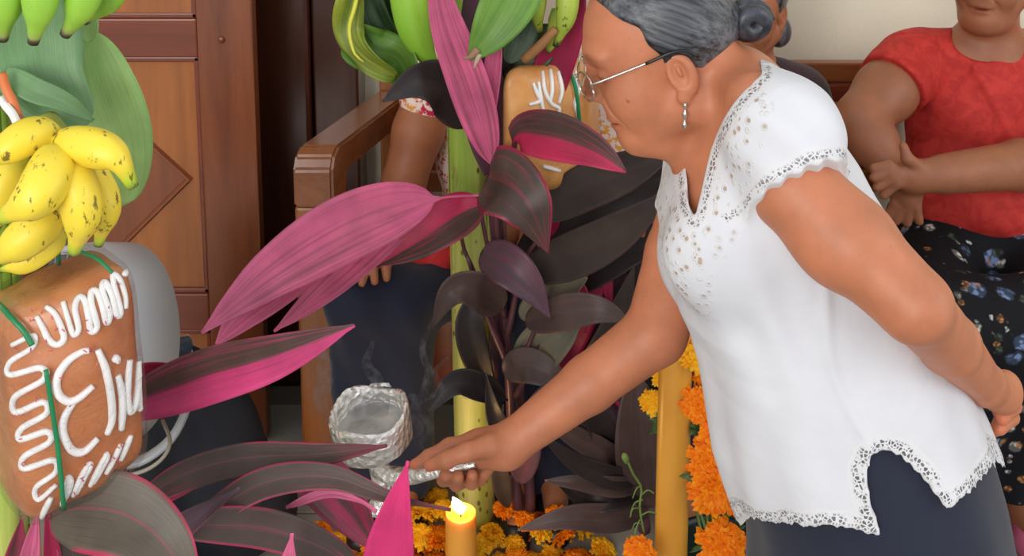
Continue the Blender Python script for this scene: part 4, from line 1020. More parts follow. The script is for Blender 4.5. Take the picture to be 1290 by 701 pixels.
def stalk(base, top, r0, r1, label):
    o = empty('banana_stalk', base, label, 'plant stalk')
    b, tp = Vector(base), Vector(top)
    V, F, UV = tube_data([b, b.lerp(tp, 0.3), b.lerp(tp, 0.65), tp], [r0, r0 * 0.96, r1 * 1.03, r1], 60, 26, 1.0, True, lambda a: 1 + 0.03 * math.cos(3 * a + 1) + 0.02 * math.cos(7 * a))
    mesh('core', V, F, M_STALK, o, True, UV)
    d = (tp - b)
    # overlapping leaf sheaths wrapped around the core
    for k, (z0, z1, ang, sp2) in enumerate(((0.0, 0.55, 2.6, 1.9), (0.18, 0.92, 4.6, 1.7), (0.35, 1.0, 0.4, 1.6))):
        V, Fc, nu, nv = [], [], 12, 30
        for i in range(nv):
            tt = z0 + (z1 - z0) * i / (nv - 1); rr = (r0 + (r1 - r0) * tt) * 1.035 + 0.0012
            sp3 = sp2 * (1 - 0.55 * (i / (nv - 1)) ** 3)
            for j in range(nu):
                an = ang + sp3 * (j / (nu - 1) - 0.5) ; p_ = b + d * tt + Vector((math.cos(an), math.sin(an), 0)) * (rr + (0.002 if 0 < j < nu - 1 else 0))
                V.append(tuple(p_))
        for i in range(nv - 1):
            for j in range(nu - 1): Fc.append([i * nu + j, i * nu + j + 1, (i + 1) * nu + j + 1, (i + 1) * nu + j])
        mesh('sheath', V, Fc, M_STALK, o)
    return o
SY = 2.2
sb = P(601, 655, SY); sb.z = 0.0
stp = P(588, 130, SY); dirv = (stp - sb); stp = sb + dirv * (1.75 / dirv.z)
stalk(sb, stp, 0.041, 0.034, 'yellow green banana stalk standing upright among the marigolds')
s2 = P(-9, 350, 1.24); stalk((s2.x, 1.24, 0), (s2.x + 0.005, 1.24, 1.9), 0.026, 0.024, 'pale banana stalk at the left edge carrying the ripe bananas')
# ---- red cordyline beside the stalk
cb = P(655, 640, 2.1); cb.z = 0
cord = empty('cordyline_plant', cb, 'tall red and dark leaved cordyline growing beside the banana stalk', 'plant')
for pts, r in (([(652, 640, 2.1), (645, 540, 2.1), (638, 430, 2.1), (625, 320, 2.09), (615, 220, 2.07)], (0.011, 0.010, 0.009, 0.008, 0.006)),
               ([(668, 642, 2.12), (665, 560, 2.12), (655, 480, 2.12), (668, 400, 2.1), (690, 330, 2.08)], (0.011, 0.010, 0.009, 0.007, 0.005)),
               ([(660, 645, 2.14), (632, 560, 2.14), (622, 480, 2.13), (626, 400, 2.12), (632, 300, 2.12), (628, 150, 2.12), (626, 40, 2.12)], (0.012, 0.011, 0.011, 0.010, 0.009, 0.007, 0.006))):
    px_tube('stem', pts, r, M_PET, cord, 30)
for pts in ([(632, 440, 2.09), (600, 350, 2.06), (585, 315, 2.05), (580, 290, 2.04)], [(640, 460, 2.08), (610, 390, 2.05), (588, 322, 2.04)], [(640, 420, 2.08), (660, 330, 2.05), (690, 290, 2.04)], [(644, 480, 2.07), (668, 430, 2.05), (678, 400, 2.04)],
            [(636, 400, 2.08), (612, 300, 2.06), (606, 262, 2.04)], [(628, 330, 2.08), (624, 270, 2.06), (618, 228, 2.04)], [(650, 500, 2.08), (664, 470, 2.06), (690, 410, 2.05)], [(640, 360, 2.1), (634, 260, 2.1), (648, 190, 2.06), (652, 168, 2.05)],
            [(646, 470, 2.1), (630, 380, 2.1), (628, 360, 2.07)]):
    px_tube('petiole', pts, (0.0075, 0.005, 0.0035), M_PET, cord, 14)
L = lambda *a, **k: leaf(cord, *a, **k)
L([(612, 246, 2.04), (560, 249, 1.98), (505, 262, 1.90), (430, 293, 1.80), (355, 338, 1.72), (300, 380, 1.67), (254, 420, 1.63)], 44, 'P', 0, 0.25, 0.05, 0.20, 0.6, 0.62, hw2=40)
L([(540, 262, 2.0), (490, 292, 1.92), (430, 345, 1.82), (385, 385, 1.77), (345, 418, 1.74)], 24, 'P', 0, 0.3, 0.04, 0.0, 0.6, 0.6)
L([(430, 318, 1.84), (370, 350, 1.77), (310, 395, 1.71), (272, 434, 1.67)], 24, 'P', 0, 0.3, 0.04, 0.0, 0.7, 0.5)
L([(612, 255, 2.05), (575, 272, 2.0), (525, 305, 1.93), (474, 336, 1.87)], 31, 'MH2', 10, 0.3, 0.03, 0.05, 0.45, 0.6)
L([(614, 222, 2.04), (640, 232, 1.97), (668, 262, 1.93), (691, 320, 1.93)], 50, 'D', 0, 0.2, 0.02, 0.0, 0.3, 0.7, hw2=44)
L([(646, 206, 2.07), (650, 172, 2.03), (690, 172, 1.96), (745, 190, 1.89), (789, 217, 1.85)], 30, 'MH2', 0, 0.3, 0.02, 0.2, 0.5, 0.55, hw2=34)
L([(680, 275, 2.12), (730, 240, 2.10), (790, 215, 2.06), (852, 186, 2.02)], 30, 'G', 0, 0.25, 0.03, 0.0, 0.5, 0.5)
L([(650, 345, 2.09), (715, 325, 2.04), (780, 292, 1.98), (848, 240, 1.92)], 30, 'G', 0, 0.25, 0.02, 0.0, 0.5, 0.6)
L([(676, 356, 2.16), (720, 350, 2.13), (790, 320, 2.09), (850, 300, 2.05)], 24, 'BK', 0, 0.25, 0.02, 0.0, 0.5, 0.6)
L([(606, 318, 2.05), (640, 335, 2.0), (668, 362, 1.98), (694, 402, 1.97)], 27, 'V', 0, 0.25, 0.02, 0.0, 0.45, 0.7)
L([(662, 408, 2.03), (700, 396, 1.98), (750, 390, 1.94), (792, 404, 1.93)], 23, 'B', 0, 0.2, 0.02, 0.0, 0.5, 0.5)
L([(655, 400, 2.08), (690, 376, 2.06), (740, 350, 2.03)], 20, 'O', 0, 0.3, 0.04, 0.0, 0.5, 0.5)
L([(660, 470, 2.08), (680, 440, 2.05), (720, 405, 2.03), (735, 395, 2.03)], 30, 'O', 0, 0.2, 0.02, 0.0, 0.5, 0.5)
L([(636, 392, 2.06), (604, 368, 2.0), (570, 368, 1.96), (543, 415, 1.96)], 25, 'B', 0, 0.3, 0.03, 0.05, 0.45, 0.7)
L([(606, 366, 2.1), (592, 405, 2.08), (600, 450, 2.08), (622, 500, 2.09)], 20, 'BK', 0, 0.25, 0.02, 0.0, 0.5, 0.5)
L([(634, 470, 2.07), (660, 460, 2.04), (690, 470, 2.02), (712, 490, 2.02)], 22, 'B', 0, 0.25, 0.02, 0.0, 0.5, 0.5)
L([(640, 505, 2.08), (606, 488, 2.05), (572, 484, 2.02), (537, 522, 2.0)], 18, 'BK', 0, 0.3, 0.02, 0.05, 0.5, 0.6)
L([(757, 300, 2.14), (762, 340, 2.12), (772, 400, 2.12)], 9, 'C', 0, 0.2, 0.0, 0.0)
L([(700, 470, 2.16), (715, 430, 2.14), (745, 360, 2.12), (752, 300, 2.12)], 22, 'C', 20, 0.3, 0.0, 0.0)
L([(730, 520, 2.16), (745, 480, 2.14), (770, 430, 2.12), (800, 330, 2.10)], 28, 'G', 10, 0.3, 0.0, 0.0)
L([(760, 500, 2.17), (790, 420, 2.15), (815, 330, 2.13), (820, 270, 2.13)], 30, 'BK', 10, 0.3, 0.0, 0.0)
L([(690, 480, 2.18), (712, 420, 2.16), (720, 350, 2.16), (712, 280, 2.16)], 30, 'BK', 0, 0.3, 0.0, 0.0)
L([(650, 460, 2.16), (655, 400, 2.16), (662, 330, 2.16), (672, 270, 2.15)], 30, 'BK', 0, 0.3, 0.0, 0.0)
L([(715, 520, 2.18), (735, 450, 2.18), (765, 380, 2.18), (790, 300, 2.18)], 34, 'V', 0, 0.3, 0.0, 0.0)
L([(650, 600, 2.08), (640, 560, 2.05), (622, 520, 2.03), (612, 470, 2.03)], 17, 'BK', 0, 0.3, 0.0, 0.0)
L([(655, 610, 2.07), (664, 560, 2.03), (672, 515, 2.02), (700, 470, 2.02)], 20, 'V', 0, 0.3, 0.0, 0.0)
L([(640, 640, 2.08), (632, 610, 2.06), (628, 570, 2.05), (634, 510, 2.05)], 12, 'G', 0, 0.3, 0.0, 0.0)
L([(722, 345, 2.1), (735, 380, 2.08), (738, 420, 2.08)], 9, 'C', 0, 0.2, 0.0, 0.0)
L([(680, 300, 2.13), (692, 270, 2.12), (700, 230, 2.12)], 16, 'C', 0, 0.2, 0.0, 0.0)
L([(672, 300, 2.16), (730, 262, 2.15), (795, 238, 2.13), (856, 216, 2.1)], 26, 'BK', 0, 0.25, 0.03, 0.0, 0.4, 0.4)
# upper leaves
L([(626, 235, 2.06), (610, 170, 2.03), (588, 100, 2.0), (560, 20, 1.97), (545, -60, 1.95)], 27, 'P', 0, 0.25, 0.03, 0.12, 0.45, 0.5)
L([(634, 240, 2.12), (612, 150, 2.10), (603, 70, 2.09), (598, -60, 2.07)], 30, 'V', 0, 0.25, 0.02, 0.0, 0.45, 0.5)
L([(612, 190, 2.05), (616, 130, 2.04), (622, 70, 2.03), (626, 0, 2.02)], 12, 'P', 0, 0.3, 0.02, 0.1, 0.5, 0.5)
L([(598, 150, 2.1), (560, 110, 2.04), (524, 104, 2.0), (482, 128, 1.97)], 36, 'BK', 0, 0.2, 0.02, 0.0, 0.35, 0.6)
L([(670, 170, 2.13), (695, 90, 2.12), (716, 30, 2.11), (732, -50, 2.1)], 26, 'C', 0, 0.25, 0.02, 0.0, 0.45, 0.5)
L([(640, 260, 2.13), (634, 160, 2.13), (638, 90, 2.13), (642, 20, 2.13)], 14, 'BK', 0, 0.25, 0.02, 0.0, 0.45, 0.5)
# ---- second cordyline behind the tall candle
c2 = P(812, 640, 2.1); c2.z = 0
cord2 = empty('cordyline_plant', c2, 'low brownish cordyline with drooping leaves behind the tall candle', 'plant')
px_tube('stem', [(812, 668, 2.12), (806, 600, 2.1), (800, 540, 2.09), (795, 480, 2.09)], (0.014, 0.011, 0.008, 0.005), M_PET, cord2, 20)
L2 = lambda *a, **k: leaf(cord2, *a, **k)
L2([(806, 600, 2.1), (760, 570, 2.02), (715, 545, 1.98), (670, 512, 1.96)], 16, 'B', 0, 0.35, 0.02, 0.0, 0.5, 0.5)
L2([(806, 605, 2.08), (765, 600, 2.0), (720, 580, 1.97), (683, 548, 1.96)], 14, 'BK', 0, 0.35, 0.02, 0.0, 0.5, 0.5)
L2([(806, 612, 2.08), (770, 614, 2.0), (725, 608, 1.97), (686, 606, 1.97)], 13, 'B', 0, 0.35, 0.02, 0.0, 0.5, 0.5)
L2([(806, 618, 2.08), (770, 628, 2.0), (740, 630, 1.99), (700, 606, 1.98)], 16, 'BK', 0, 0.35, 0.02, 0.0, 0.5, 0.5)
L2([(815, 650, 2.06), (770, 656, 1.98), (715, 655, 1.95), (652, 668, 1.94)], 20, 'B', 0, 0.3, 0.02, 0.0, 0.6, 0.6, hw2=15)
L2([(806, 600, 2.1), (770, 560, 2.04), (745, 520, 2.0), (705, 490, 1.99)], 20, 'BK', 0, 0.35, 0.02, 0.0, 0.5, 0.5)
L2([(815, 640, 2.07), (812, 580, 2.04), (806, 525, 2.02), (800, 470, 2.02)], 38, 'B', 0, 0.3, 0.02, 0.0, 0.5, 0.45)
L2([(812, 610, 2.12), (790, 550, 2.1), (765, 500, 2.09), (735, 455, 2.08)], 28, 'V', 0, 0.35, 0.02, 0.0, 0.5, 0.5)
L2([(800, 520, 2.1), (780, 490, 2.1), (760, 480, 2.1), (740, 500, 2.09)], 18, 'C', 0, 0.35, 0.02, 0.0, 0.5, 0.5)
L2([(812, 600, 2.13), (825, 520, 2.12), (818, 440, 2.11), (795, 400, 2.1)], 30, 'BK', 0, 0.3, 0.02, 0.0, 0.5, 0.5)
L2([(808, 590, 2.12), (775, 540, 2.12), (750, 520, 2.11), (700, 520, 2.1)], 26, 'V', 0, 0.3, 0.02, 0.0, 0.5, 0.5)
# ---- near cordyline at the lower left
c3 = P(150, 760, 1.22); c3.z = 0
cord3 = empty('cordyline_plant', c3, 'near cordyline with long pink and dark leaves below the iced loaf', 'plant')
px_tube('stem', [(160, 1800, 1.24), (150, 1300, 1.23), (120, 900, 1.22), (95, 720, 1.21), (70, 640, 1.2)], (0.016, 0.015, 0.013, 0.011, 0.008), M_PET, cord3, 40, 10)
px_tube('stem', [(175, 1800, 1.26), (190, 1200, 1.26), (205, 900, 1.25), (215, 760, 1.25), (222, 670, 1.24)], (0.014, 0.013, 0.011, 0.009, 0.006), M_PET, cord3, 40, 10)
px_tube('stem', [(190, 1800, 1.28), (300, 1200, 1.3), (400, 900, 1.3), (470, 760, 1.3), (488, 720, 1.3)], (0.014, 0.013, 0.01, 0.007, 0.005), M_PET, cord3, 40, 10)
L3 = lambda *a, **k: leaf(cord3, *a, **k)
L3([(130, 540, 1.32), (180, 505, 1.34), (260, 474, 1.33), (350, 448, 1.31), (447, 410, 1.29)], 36, 'MH', 0, 0.25, 0.03, 0.0, 0.6, 0.6, hw2=34)
L3([(150, 500, 1.36), (185, 478, 1.36), (232, 460, 1.36)], 22, 'C', 0, 0.25, 0.02)
L3([(62, 648, 1.17), (110, 640, 1.15), (165, 652, 1.13), (215, 695, 1.11), (250, 770, 1.1)], 52, 'DE', 0, 0.25, 0.02, 0.0, 0.45, 0.6, hw2=46)
L3([(150, 660, 1.27), (215, 606, 1.30), (300, 578, 1.33), (400, 572, 1.34), (488, 562, 1.33)], 24, 'D', 0, 0.3, 0.03, 0.0, 0.6, 0.6, hw2=18)
L3([(180, 640, 1.33), (240, 600, 1.36), (300, 572, 1.38), (360, 566, 1.39)], 17, 'M', 0, 0.3, 0.03)
L3([(225, 680, 1.25), (268, 646, 1.27), (335, 608, 1.29), (415, 601, 1.30), (490, 626, 1.28), (568, 643, 1.27)], 20, 'D', 0, 0.3, 0.03, 0.0, 0.6, 0.9, hw2=19)
L3([(350, 566, 1.40), (395, 592, 1.38), (435, 635, 1.37), (476, 695, 1.36)], 34, 'M', 0, 0.25, 0.02, 0.0, 0.6, 0.6, hw2=30)
L3([(486, 760, 1.27), (490, 700, 1.26), (500, 640, 1.25), (514, 581, 1.25)], 34, 'P2', 0, 0.35, 0.01, 0.0, 0.5, 0.75)
L3([(170, 720, 1.22), (220, 672, 1.22), (265, 640, 1.22), (302, 615, 1.22)], 18, 'V', 0, 0.3, 0.02)
L3([(200, 668, 1.24), (262, 662, 1.25), (340, 668, 1.27), (420, 698, 1.27), (480, 750, 1.27)], 24, 'D', 0, 0.3, 0.02, 0.0, 0.5, 0.5)
L3([(358, 760, 1.2), (362, 720, 1.2), (368, 672, 1.2)], 14, 'P', 0, 0.3, 0.0)
L3([(360, 640, 1.31), (410, 622, 1.32), (450, 630, 1.31), (475, 645, 1.3)], 6, 'P', 0, 0.3, 0.0)
L3([(30, 760, 1.18), (38, 700, 1.18), (48, 640, 1.18)], 14, 'P', 0, 0.3, 0.0)
L3([(70, 760, 1.16), (66, 700, 1.16), (58, 630, 1.17)], 12, 'C', 0, 0.3, 0.0)
L3([(110, 760, 1.17), (92, 700, 1.17), (70, 640, 1.18)], 22, 'D', 0, 0.3, 0.0)
L3([(10, 760, 1.2), (20, 700, 1.2), (28, 650, 1.2)], 16, 'M', 0, 0.3, 0.0)
L3([(-30, 420, 1.33), (10, 380, 1.33), (50, 330, 1.33)], 26, 'C', 0, 0.3, 0.0)
# ---- bananas
def banana_mat(name, stops, spots, spotc=(60, 40, 24), green=None):
    t = NT(name); tc = t.n('ShaderNodeTexCoord'); sp = t.n('ShaderNodeSeparateXYZ'); t.l(tc.outputs['UV'], sp.inputs[0]); vv = t.coord('Object')
    n = t.noise(vv, 18, 3); f = t.math('ADD', sp.outputs[1], t.math('MULTIPLY', t.math('SUBTRACT', n, 0.5), 0.12))
    col = t.ramp(f, [(p, lin(c)) for p, c in stops])
    sm = t.smooth(t.noise(t.coord('Object', (1, 1, 0.5)), 75, 4, 0.65), 0.60, 0.66); sm2 = t.smooth(t.noise(t.coord('Object', (1, 1, 0.4), (0.3, 0.5, 0)), 34, 4, 0.7), 0.62, 0.68)
    col = t.mix(t.math('MULTIPLY', t.math('MAXIMUM', sm, sm2), spots), col, lin(spotc))
    t.set(col, 0.42, 0.45); t.bump(n, 0.1, 0.004); return t.m
M_BY = banana_mat('ripe_banana_skin', [(0.0, (120, 150, 60)), (0.09, (212, 196, 58)), (0.3, (238, 212, 66)), (0.84, (238, 210, 60)), (0.93, (176, 196, 50)), (0.985, (120, 140, 50)), (1.0, (50, 38, 28))], 0.8)
M_BG = banana_mat('green_banana_skin', [(0.0, (110, 160, 50)), (0.3, (138, 190, 58)), (0.85, (150, 196, 70)), (0.93, (150, 170, 90)), (0.965, (88, 70, 60)), (1.0, (46, 36, 34))], 0.12, (90, 110, 40))
M_BS = banana_mat('small_green_banana_skin', [(0.0, (120, 150, 60)), (0.4, (172, 190, 76)), (0.9, (150, 170, 60)), (1.0, (60, 44, 30))], 0.85, (50, 44, 30))
def banana(parent, pts, r, mat, name='banana'):
    m = mpp(np.mean([q[1] for q in pts]), np.mean([q[2] for q in pts]))
    rr = np.array([0.42, 0.62, 0.86, 0.98, 1.0, 1.0, 0.99, 0.95, 0.88, 0.74, 0.5, 0.36, 0.28]) * r * m
    V, F, UV = tube_data([P(*q) for q in pts], rr, 34, 20, 1.0, True, lambda a: 1 + 0.035 * math.cos(5 * a))
    return mesh(name, V, F, mat, parent, True, UV)
yb = empty('banana_bunch', P(72, 188, 1.16), 'bunch of ripe yellow spotted bananas hanging above the iced loaf', 'banana bunch')
for pts, r in (([(76, 172, 1.15), (40, 172, 1.12), (10, 188, 1.10), (-22, 210, 1.09)], 24), ([(66, 192, 1.15), (104, 184, 1.11), (145, 198, 1.09), (168, 236, 1.09)], 26),
               ([(72, 194, 1.13), (62, 222, 1.08), (40, 252, 1.06), (-2, 276, 1.06)], 31), ([(76, 194, 1.14), (92, 225, 1.10), (104, 270, 1.09), (93, 318, 1.1)], 27),
               ([(84, 196, 1.17), (118, 228, 1.15), (132, 265, 1.14), (124, 308, 1.15)], 21), ([(68, 262, 1.15), (50, 285, 1.12), (25, 305, 1.11), (-5, 332, 1.11)], 26),
               ([(40, 205, 1.17), (10, 225, 1.15), (-5, 260, 1.14), (-10, 300, 1.14)], 24), ([(80, 290, 1.18), (60, 310, 1.16), (30, 330, 1.15), (0, 338, 1.15)], 17)):
    banana(yb, pts, r, M_BY)
V, F, UV = tube_data([P(60, 150, 1.2), P(66, 170, 1.18), P(72, 190, 1.155), P(76, 205, 1.15)], [0.012, 0.017, 0.02, 0.014], 14, 12); mesh('crown', V, F, simple('banana_crown', (150, 156, 70), 0.5), yb)
gb = empty('banana_bunch', P(70, -70, 1.22), 'bunch of unripe green bananas hanging at the top left corner', 'banana bunch')
for pts, r in (([(30, -90, 1.2), (14, -40, 1.16), (6, 10, 1.15), (3, 50, 1.16)], 26), ([(55, -90, 1.2), (54, -40, 1.15), (50, 10, 1.14), (42, 54, 1.15)], 25),
               ([(95, -90, 1.22), (108, -40, 1.17), (102, 8, 1.16), (82, 44, 1.17)], 25), ([(120, -80, 1.25), (146, -40, 1.23), (138, 0, 1.22), (106, 28, 1.22)], 18)):
    banana(gb, pts, r, M_BG)
V, F, UV = tube_data([P(60, -140, 1.24), P(68, -110, 1.22), P(72, -80, 1.21)], [0.012, 0.02, 0.03], 10, 12); mesh('crown', V, F, bpy.data.materials['banana_crown'], gb)
bl = empty('banana_leaf', P(60, 20, 1.28), 'folded blue green banana leaves hanging behind the ripe bananas', 'banana leaves')
leaf(bl, [(45, -40, 1.27), (50, 40, 1.25), (62, 100, 1.24), (112, 156, 1.23)], 62, 'BG', 0, 0.15, 0.02, 0.0, 0.3, 0.35, name='leaf_blade', hw2=50)
leaf(bl, [(95, 40, 1.31), (112, 110, 1.30), (135, 180, 1.30), (150, 262, 1.31)], 40, 'BL', 0, 0.15, 0.02, 0.0, 0.35, 0.3, name='leaf_blade', hw2=58)
leaf(bl, [(90, 0, 1.31), (105, 20, 1.30), (114, 52, 1.3)], 16, 'BL', 0, 0.15, 0.02, 0.0, 0.35, 0.3, name='leaf_blade')
leaf(bl, [(5, 90, 1.22), (40, 112, 1.2), (80, 128, 1.2), (118, 152, 1.21)], 16, 'BG', 0, 0.3, 0.02, 0.0, 0.4, 0.5, name='leaf_blade')
leaf(bl, [(70, 200, 1.33), (100, 250, 1.32), (110, 300, 1.32)], 40, 'BG', 0, 0.2, 0.02, 0.0, 0.4, 0.5, name='leaf_blade')
leaf(bl, [(20, 190, 1.29), (30, 260, 1.28), (50, 350, 1.28)], 42, 'DG', 0, 0.2, 0.02, 0.0, 0.4, 0.5, name='leaf_blade')
# fruit and leaves at the top of the tall stalk
pl = empty('plantain', P(520, -60, 2.1), 'single big bright green plantain hanging beside the banana stalk', 'plantain')
banana(pl, [(506, -90, 2.08), (512, -30, 2.05), (524, 40, 2.04), (552, 96, 2.05)], 24, banana_mat('plantain_skin', [(0.0, (110, 160, 50)), (0.4, (150, 200, 62)), (0.9, (132, 184, 52)), (0.97, (110, 150, 50)), (1.0, (60, 80, 30))], 0.1), 'fruit')
px_tube('stub', [(500, -150, 2.1), (503, -110, 2.09), (506, -85, 2.08)], (0.012, 0.013, 0.014), bpy.data.materials['banana_crown'], pl, 8)
sbn = empty('banana_bunch', P(690, -30, 2.1), 'small bunch of speckled green bananas above the far loaf', 'banana bunch')
for pts, r in (([(680, -60, 2.09), (676, -30, 2.06), (675, 5, 2.05), (680, 40, 2.06)], 15), ([(688, -55, 2.08), (712, -20, 2.05), (713, 20, 2.04), (700, 58, 2.05)], 15), ([(700, 10, 2.11), (702, 35, 2.1), (690, 66, 2.1)], 12), ([(672, -60, 2.12), (662, -20, 2.11), (658, 20, 2.12)], 13)):
    banana(sbn, pts, r, M_BS)
px_tube('cut_stem', [(700, 36, 2.03), (682, 56, 2.03), (660, 76, 2.04)], (0.008, 0.010, 0.009), simple('brown_stem', (150, 104, 60), 0.7), sbn, 8)
gl_ = empty('banana_leaf', P(660, -30, 2.03), 'fresh green leaf with dried tip at the top centre', 'banana leaves')
leaf(gl_, [(668, -70, 2.02), (650, -10, 1.99), (622, 38, 1.97), (592, 76, 1.97)], 40, 'GR', 0, 0.2, 0.03, 0.0, 0.4, 0.5, name='leaf_blade', hw2=34)
px_tube('dried_tip', [(602, 62, 1.968), (592, 72, 1.966), (582, 73, 1.966)], (0.008, 0.006, 0.001), simple('dried_leaf_brown', (158, 124, 98), 0.8), gl_, 8)
px_tube('dried_tip', [(604, 68, 1.968), (600, 78, 1.966), (597, 86, 1.966)], (0.006, 0.004, 0.001), simple('dried_leaf_pale', (196, 176, 150), 0.8), gl_, 8)
leaf(gl_, [(662, 0, 2.09), (655, 40, 2.08), (640, 80, 2.07)], 24, 'DG', 0, 0.2, 0.03, 0.0, 0.4, 0.4, name='leaf_blade')
leaf(gl_, [(690, 30, 2.14), (680, 60, 2.13), (650, 100, 2.12)], 22, 'DG', 0, 0.2, 0.03, 0.0, 0.4, 0.4, name='leaf_blade')
yl = empty('curled_leaf', P(470, -30, 2.1), 'crumpled yellow green leaf hanging over the bench arm', 'leaf')
leaf(yl, [(452, -60, 2.05), (447, 0, 2.03), (440, 40, 2.02), (458, 70, 2.0), (500, 96, 2.02)], 20, 'YG', 20, 0.5, 0.35, 0.0, 0.5, 0.3, name='leaf_blade', nl=44)
leaf(yl, [(440, 40, 2.06), (470, 62, 2.04), (500, 74, 2.05), (518, 108, 2.06)], 30, 'GR', 10, 0.4, 0.4, 0.0, 0.4, 0.4, name='leaf_blade', nl=44)
leaf(yl, [(455, -40, 2.08), (470, 10, 2.07), (490, 50, 2.07), (512, 80, 2.08)], 20, 'DG', 10, 0.4, 0.3, 0.0, 0.4, 0.4, name='leaf_blade', nl=30)
leaf(yl, [(492, -40, 2.1), (488, 0, 2.1), (496, 36, 2.1)], 15, 'DG', 10, 0.4, 0.1, 0.0, 0.4, 0.4, name='leaf_blade')
px_tube('yellow_midrib', [(458, -60, 2.04), (449, 0, 2.01), (440, 36, 2.0), (446, 66, 1.99), (458, 78, 1.99)], (0.005, 0.0045, 0.004, 0.003, 0.002), simple('yellow_rib', (214, 214, 70), 0.5), yl, 20)
# ================================================================== OBJECTS
# ---- iced loaves
def loaf_data(TL, TR, BR, BL, back, n=26, k=7.0):
    """rounded loaf: front corners plus the vector from its front to its back"""
    TL, TR, BR, BL, back = [np.array(q, float) for q in (TL, TR, BR, BL, back)]
    V, F, idx = [], [], {}
    def vert(a):
        key = tuple(np.round(a, 5))
        if key in idx: return idx[key]
        q = np.array(a); q = q / (np.sum(np.abs(q) ** k) ** (1 / k)) * 1.0
        q = q * (1 + 0.0)
        u, v, w_ = (q[0] + 1) / 2, (q[2] + 1) / 2, (q[1] + 1) / 2
        f = (BL * (1 - u) + BR * u) * (1 - v) + (TL * (1 - u) + TR * u) * v
        p = f + back * w_
        bul = (1 - q[0] ** 2) * (1 - q[2] ** 2); p = p + back * (-0.16 * bul if q[1] < 0 else 0.1 * bul)
        p = p + 0.0012 * np.sin(p * 90 + p[[1, 2, 0]] * 60)
        idx[key] = len(V); V.append(p); return idx[key]
    g = np.linspace(-1, 1, n)
    g = np.sign(g) * np.abs(g) ** 0.8
    for ax in range(3):
        for s in (-1, 1):
            o = [i for i in range(3) if i != ax]
            for i in range(n - 1):
                for j in range(n - 1):
                    q = []
                    for a, b in ((i, j), (i + 1, j), (i + 1, j + 1), (i, j + 1)):
                        c_ = [0, 0, 0]; c_[ax] = s; c_[o[0]] = g[a]; c_[o[1]] = g[b]; q.append(vert(tuple(c_)))
                    flip = (s > 0) != (ax == 1)
                    F.append(q if flip else q[::-1])
    return np.array(V), F
t = NT('bread_crust'); v = t.coord('Object'); n = t.noise(v, 9, 4, 0.6); n2 = t.noise(v, 60, 3)
col = t.ramp(n, [(0.3, lin((168, 94, 52))), (0.55, lin((196, 120, 68))), (0.75, lin((216, 150, 90)))])
col = t.mix(t.math('MULTIPLY', t.smooth(n2, 0.55, 0.75), 0.25), col, lin((120, 60, 30)))
t.set(col, 0.38, 0.5); t.b.inputs['Coat Weight'].default_value = 0.35; t.b.inputs['Coat Roughness'].default_value = 0.12; t.bump(n2, 0.15, 0.003); M_BREAD = t.m
t = NT('bread_crust_golden'); v = t.coord('Object'); n = t.noise(v, 10, 4, 0.6)
t.set(t.ramp(n, [(0.3, lin((214, 138, 66))), (0.7, lin((240, 178, 104)))]), 0.42, 0.5); t.b.inputs['Coat Weight'].default_value = 0.3; M_BREAD2 = t.m
M_ICING = simple('white_sugar_icing', (240, 238, 236), 0.45, 0.4, 0.03, 40, 0.2, 300)
t = NT('clear_wrap'); v = t.coord('Object'); n = t.noise(v, 26, 5, 0.65, 1.2)
gl = t.n('ShaderNodeBsdfGlossy'); gl.inputs['Roughness'].default_value = 0.12; tr = t.n('ShaderNodeBsdfTransparent')
fr = t.n('ShaderNodeFresnel'); fr.inputs[0].default_value = 1.4; bp = t.n('ShaderNodeBump'); bp.inputs['Strength'].default_value = 0.9; bp.inputs['Distance'].default_value = 0.02; t.l(n, bp.inputs['Height'])
t.l(bp.outputs[0], gl.inputs['Normal']); t.l(bp.outputs[0], fr.inputs['Normal'])
mx = t.n('ShaderNodeMixShader'); t.l(t.math('MINIMUM', fr.outputs[0], 0.3), mx.inputs[0]); t.l(tr.outputs[0], mx.inputs[1]); t.l(gl.outputs[0], mx.inputs[2]); t.l(mx.outputs[0], t.out.inputs[0]); M_WRAP = t.m
M_RIBBON = simple('green_ribbon', (26, 124, 76), 0.35, 0.5, 0.1, 20)
def icing(name, bvh, strokes, rad, parent, mat=M_ICING, n=8):
    for s in strokes:
        c2 = spline([(x, y, 0) for x, y in s], max(6, len(s) * n)); pts = []
        for x, y, _ in c2:
            d = ray(x, y).normalized(); hit = bvh.ray_cast(CAMP, d)
            if hit[0] is not None: pts.append(hit[0] + hit[1] * rad * 0.35)
        if len(pts) > 3:
            tube(name, pts, [rad * 0.75, rad, rad, rad, rad * 0.75], mat, parent, None, 8)
br = empty('iced_loaf', P(100, 660, 1.12), 'brown loaf with white sugar icing lettered Elia tied on the left stalk', 'bread')
fTL, fTR, fBR, fBL = P(4, 402, 1.12), P(170, 322, 1.17), P(190, 588, 1.18), P(34, 676, 1.11)
bk = P(120, 300, 1.27) - P(170, 322, 1.17)
V, F = loaf_data(fTL, fTR, fBR, fBL, bk)
mesh('crust', V, F, M_BREAD, br)
cen = V.mean(0); nrmV = (V - cen) / np.linalg.norm(V - cen, axis=1)[:, None]
bvh = BVHTree.FromPolygons([tuple(q) for q in V], F)
z2 = lambda pts: [(x / 1.748, 300 + y / 1.748) for x, y in pts]
z3 = lambda pts: [(x / 3.504, 300 + y / 3.504) for x, y in pts]
z4 = lambda pts: [(x / 3.489, 500 + y / 3.489) for x, y in pts]
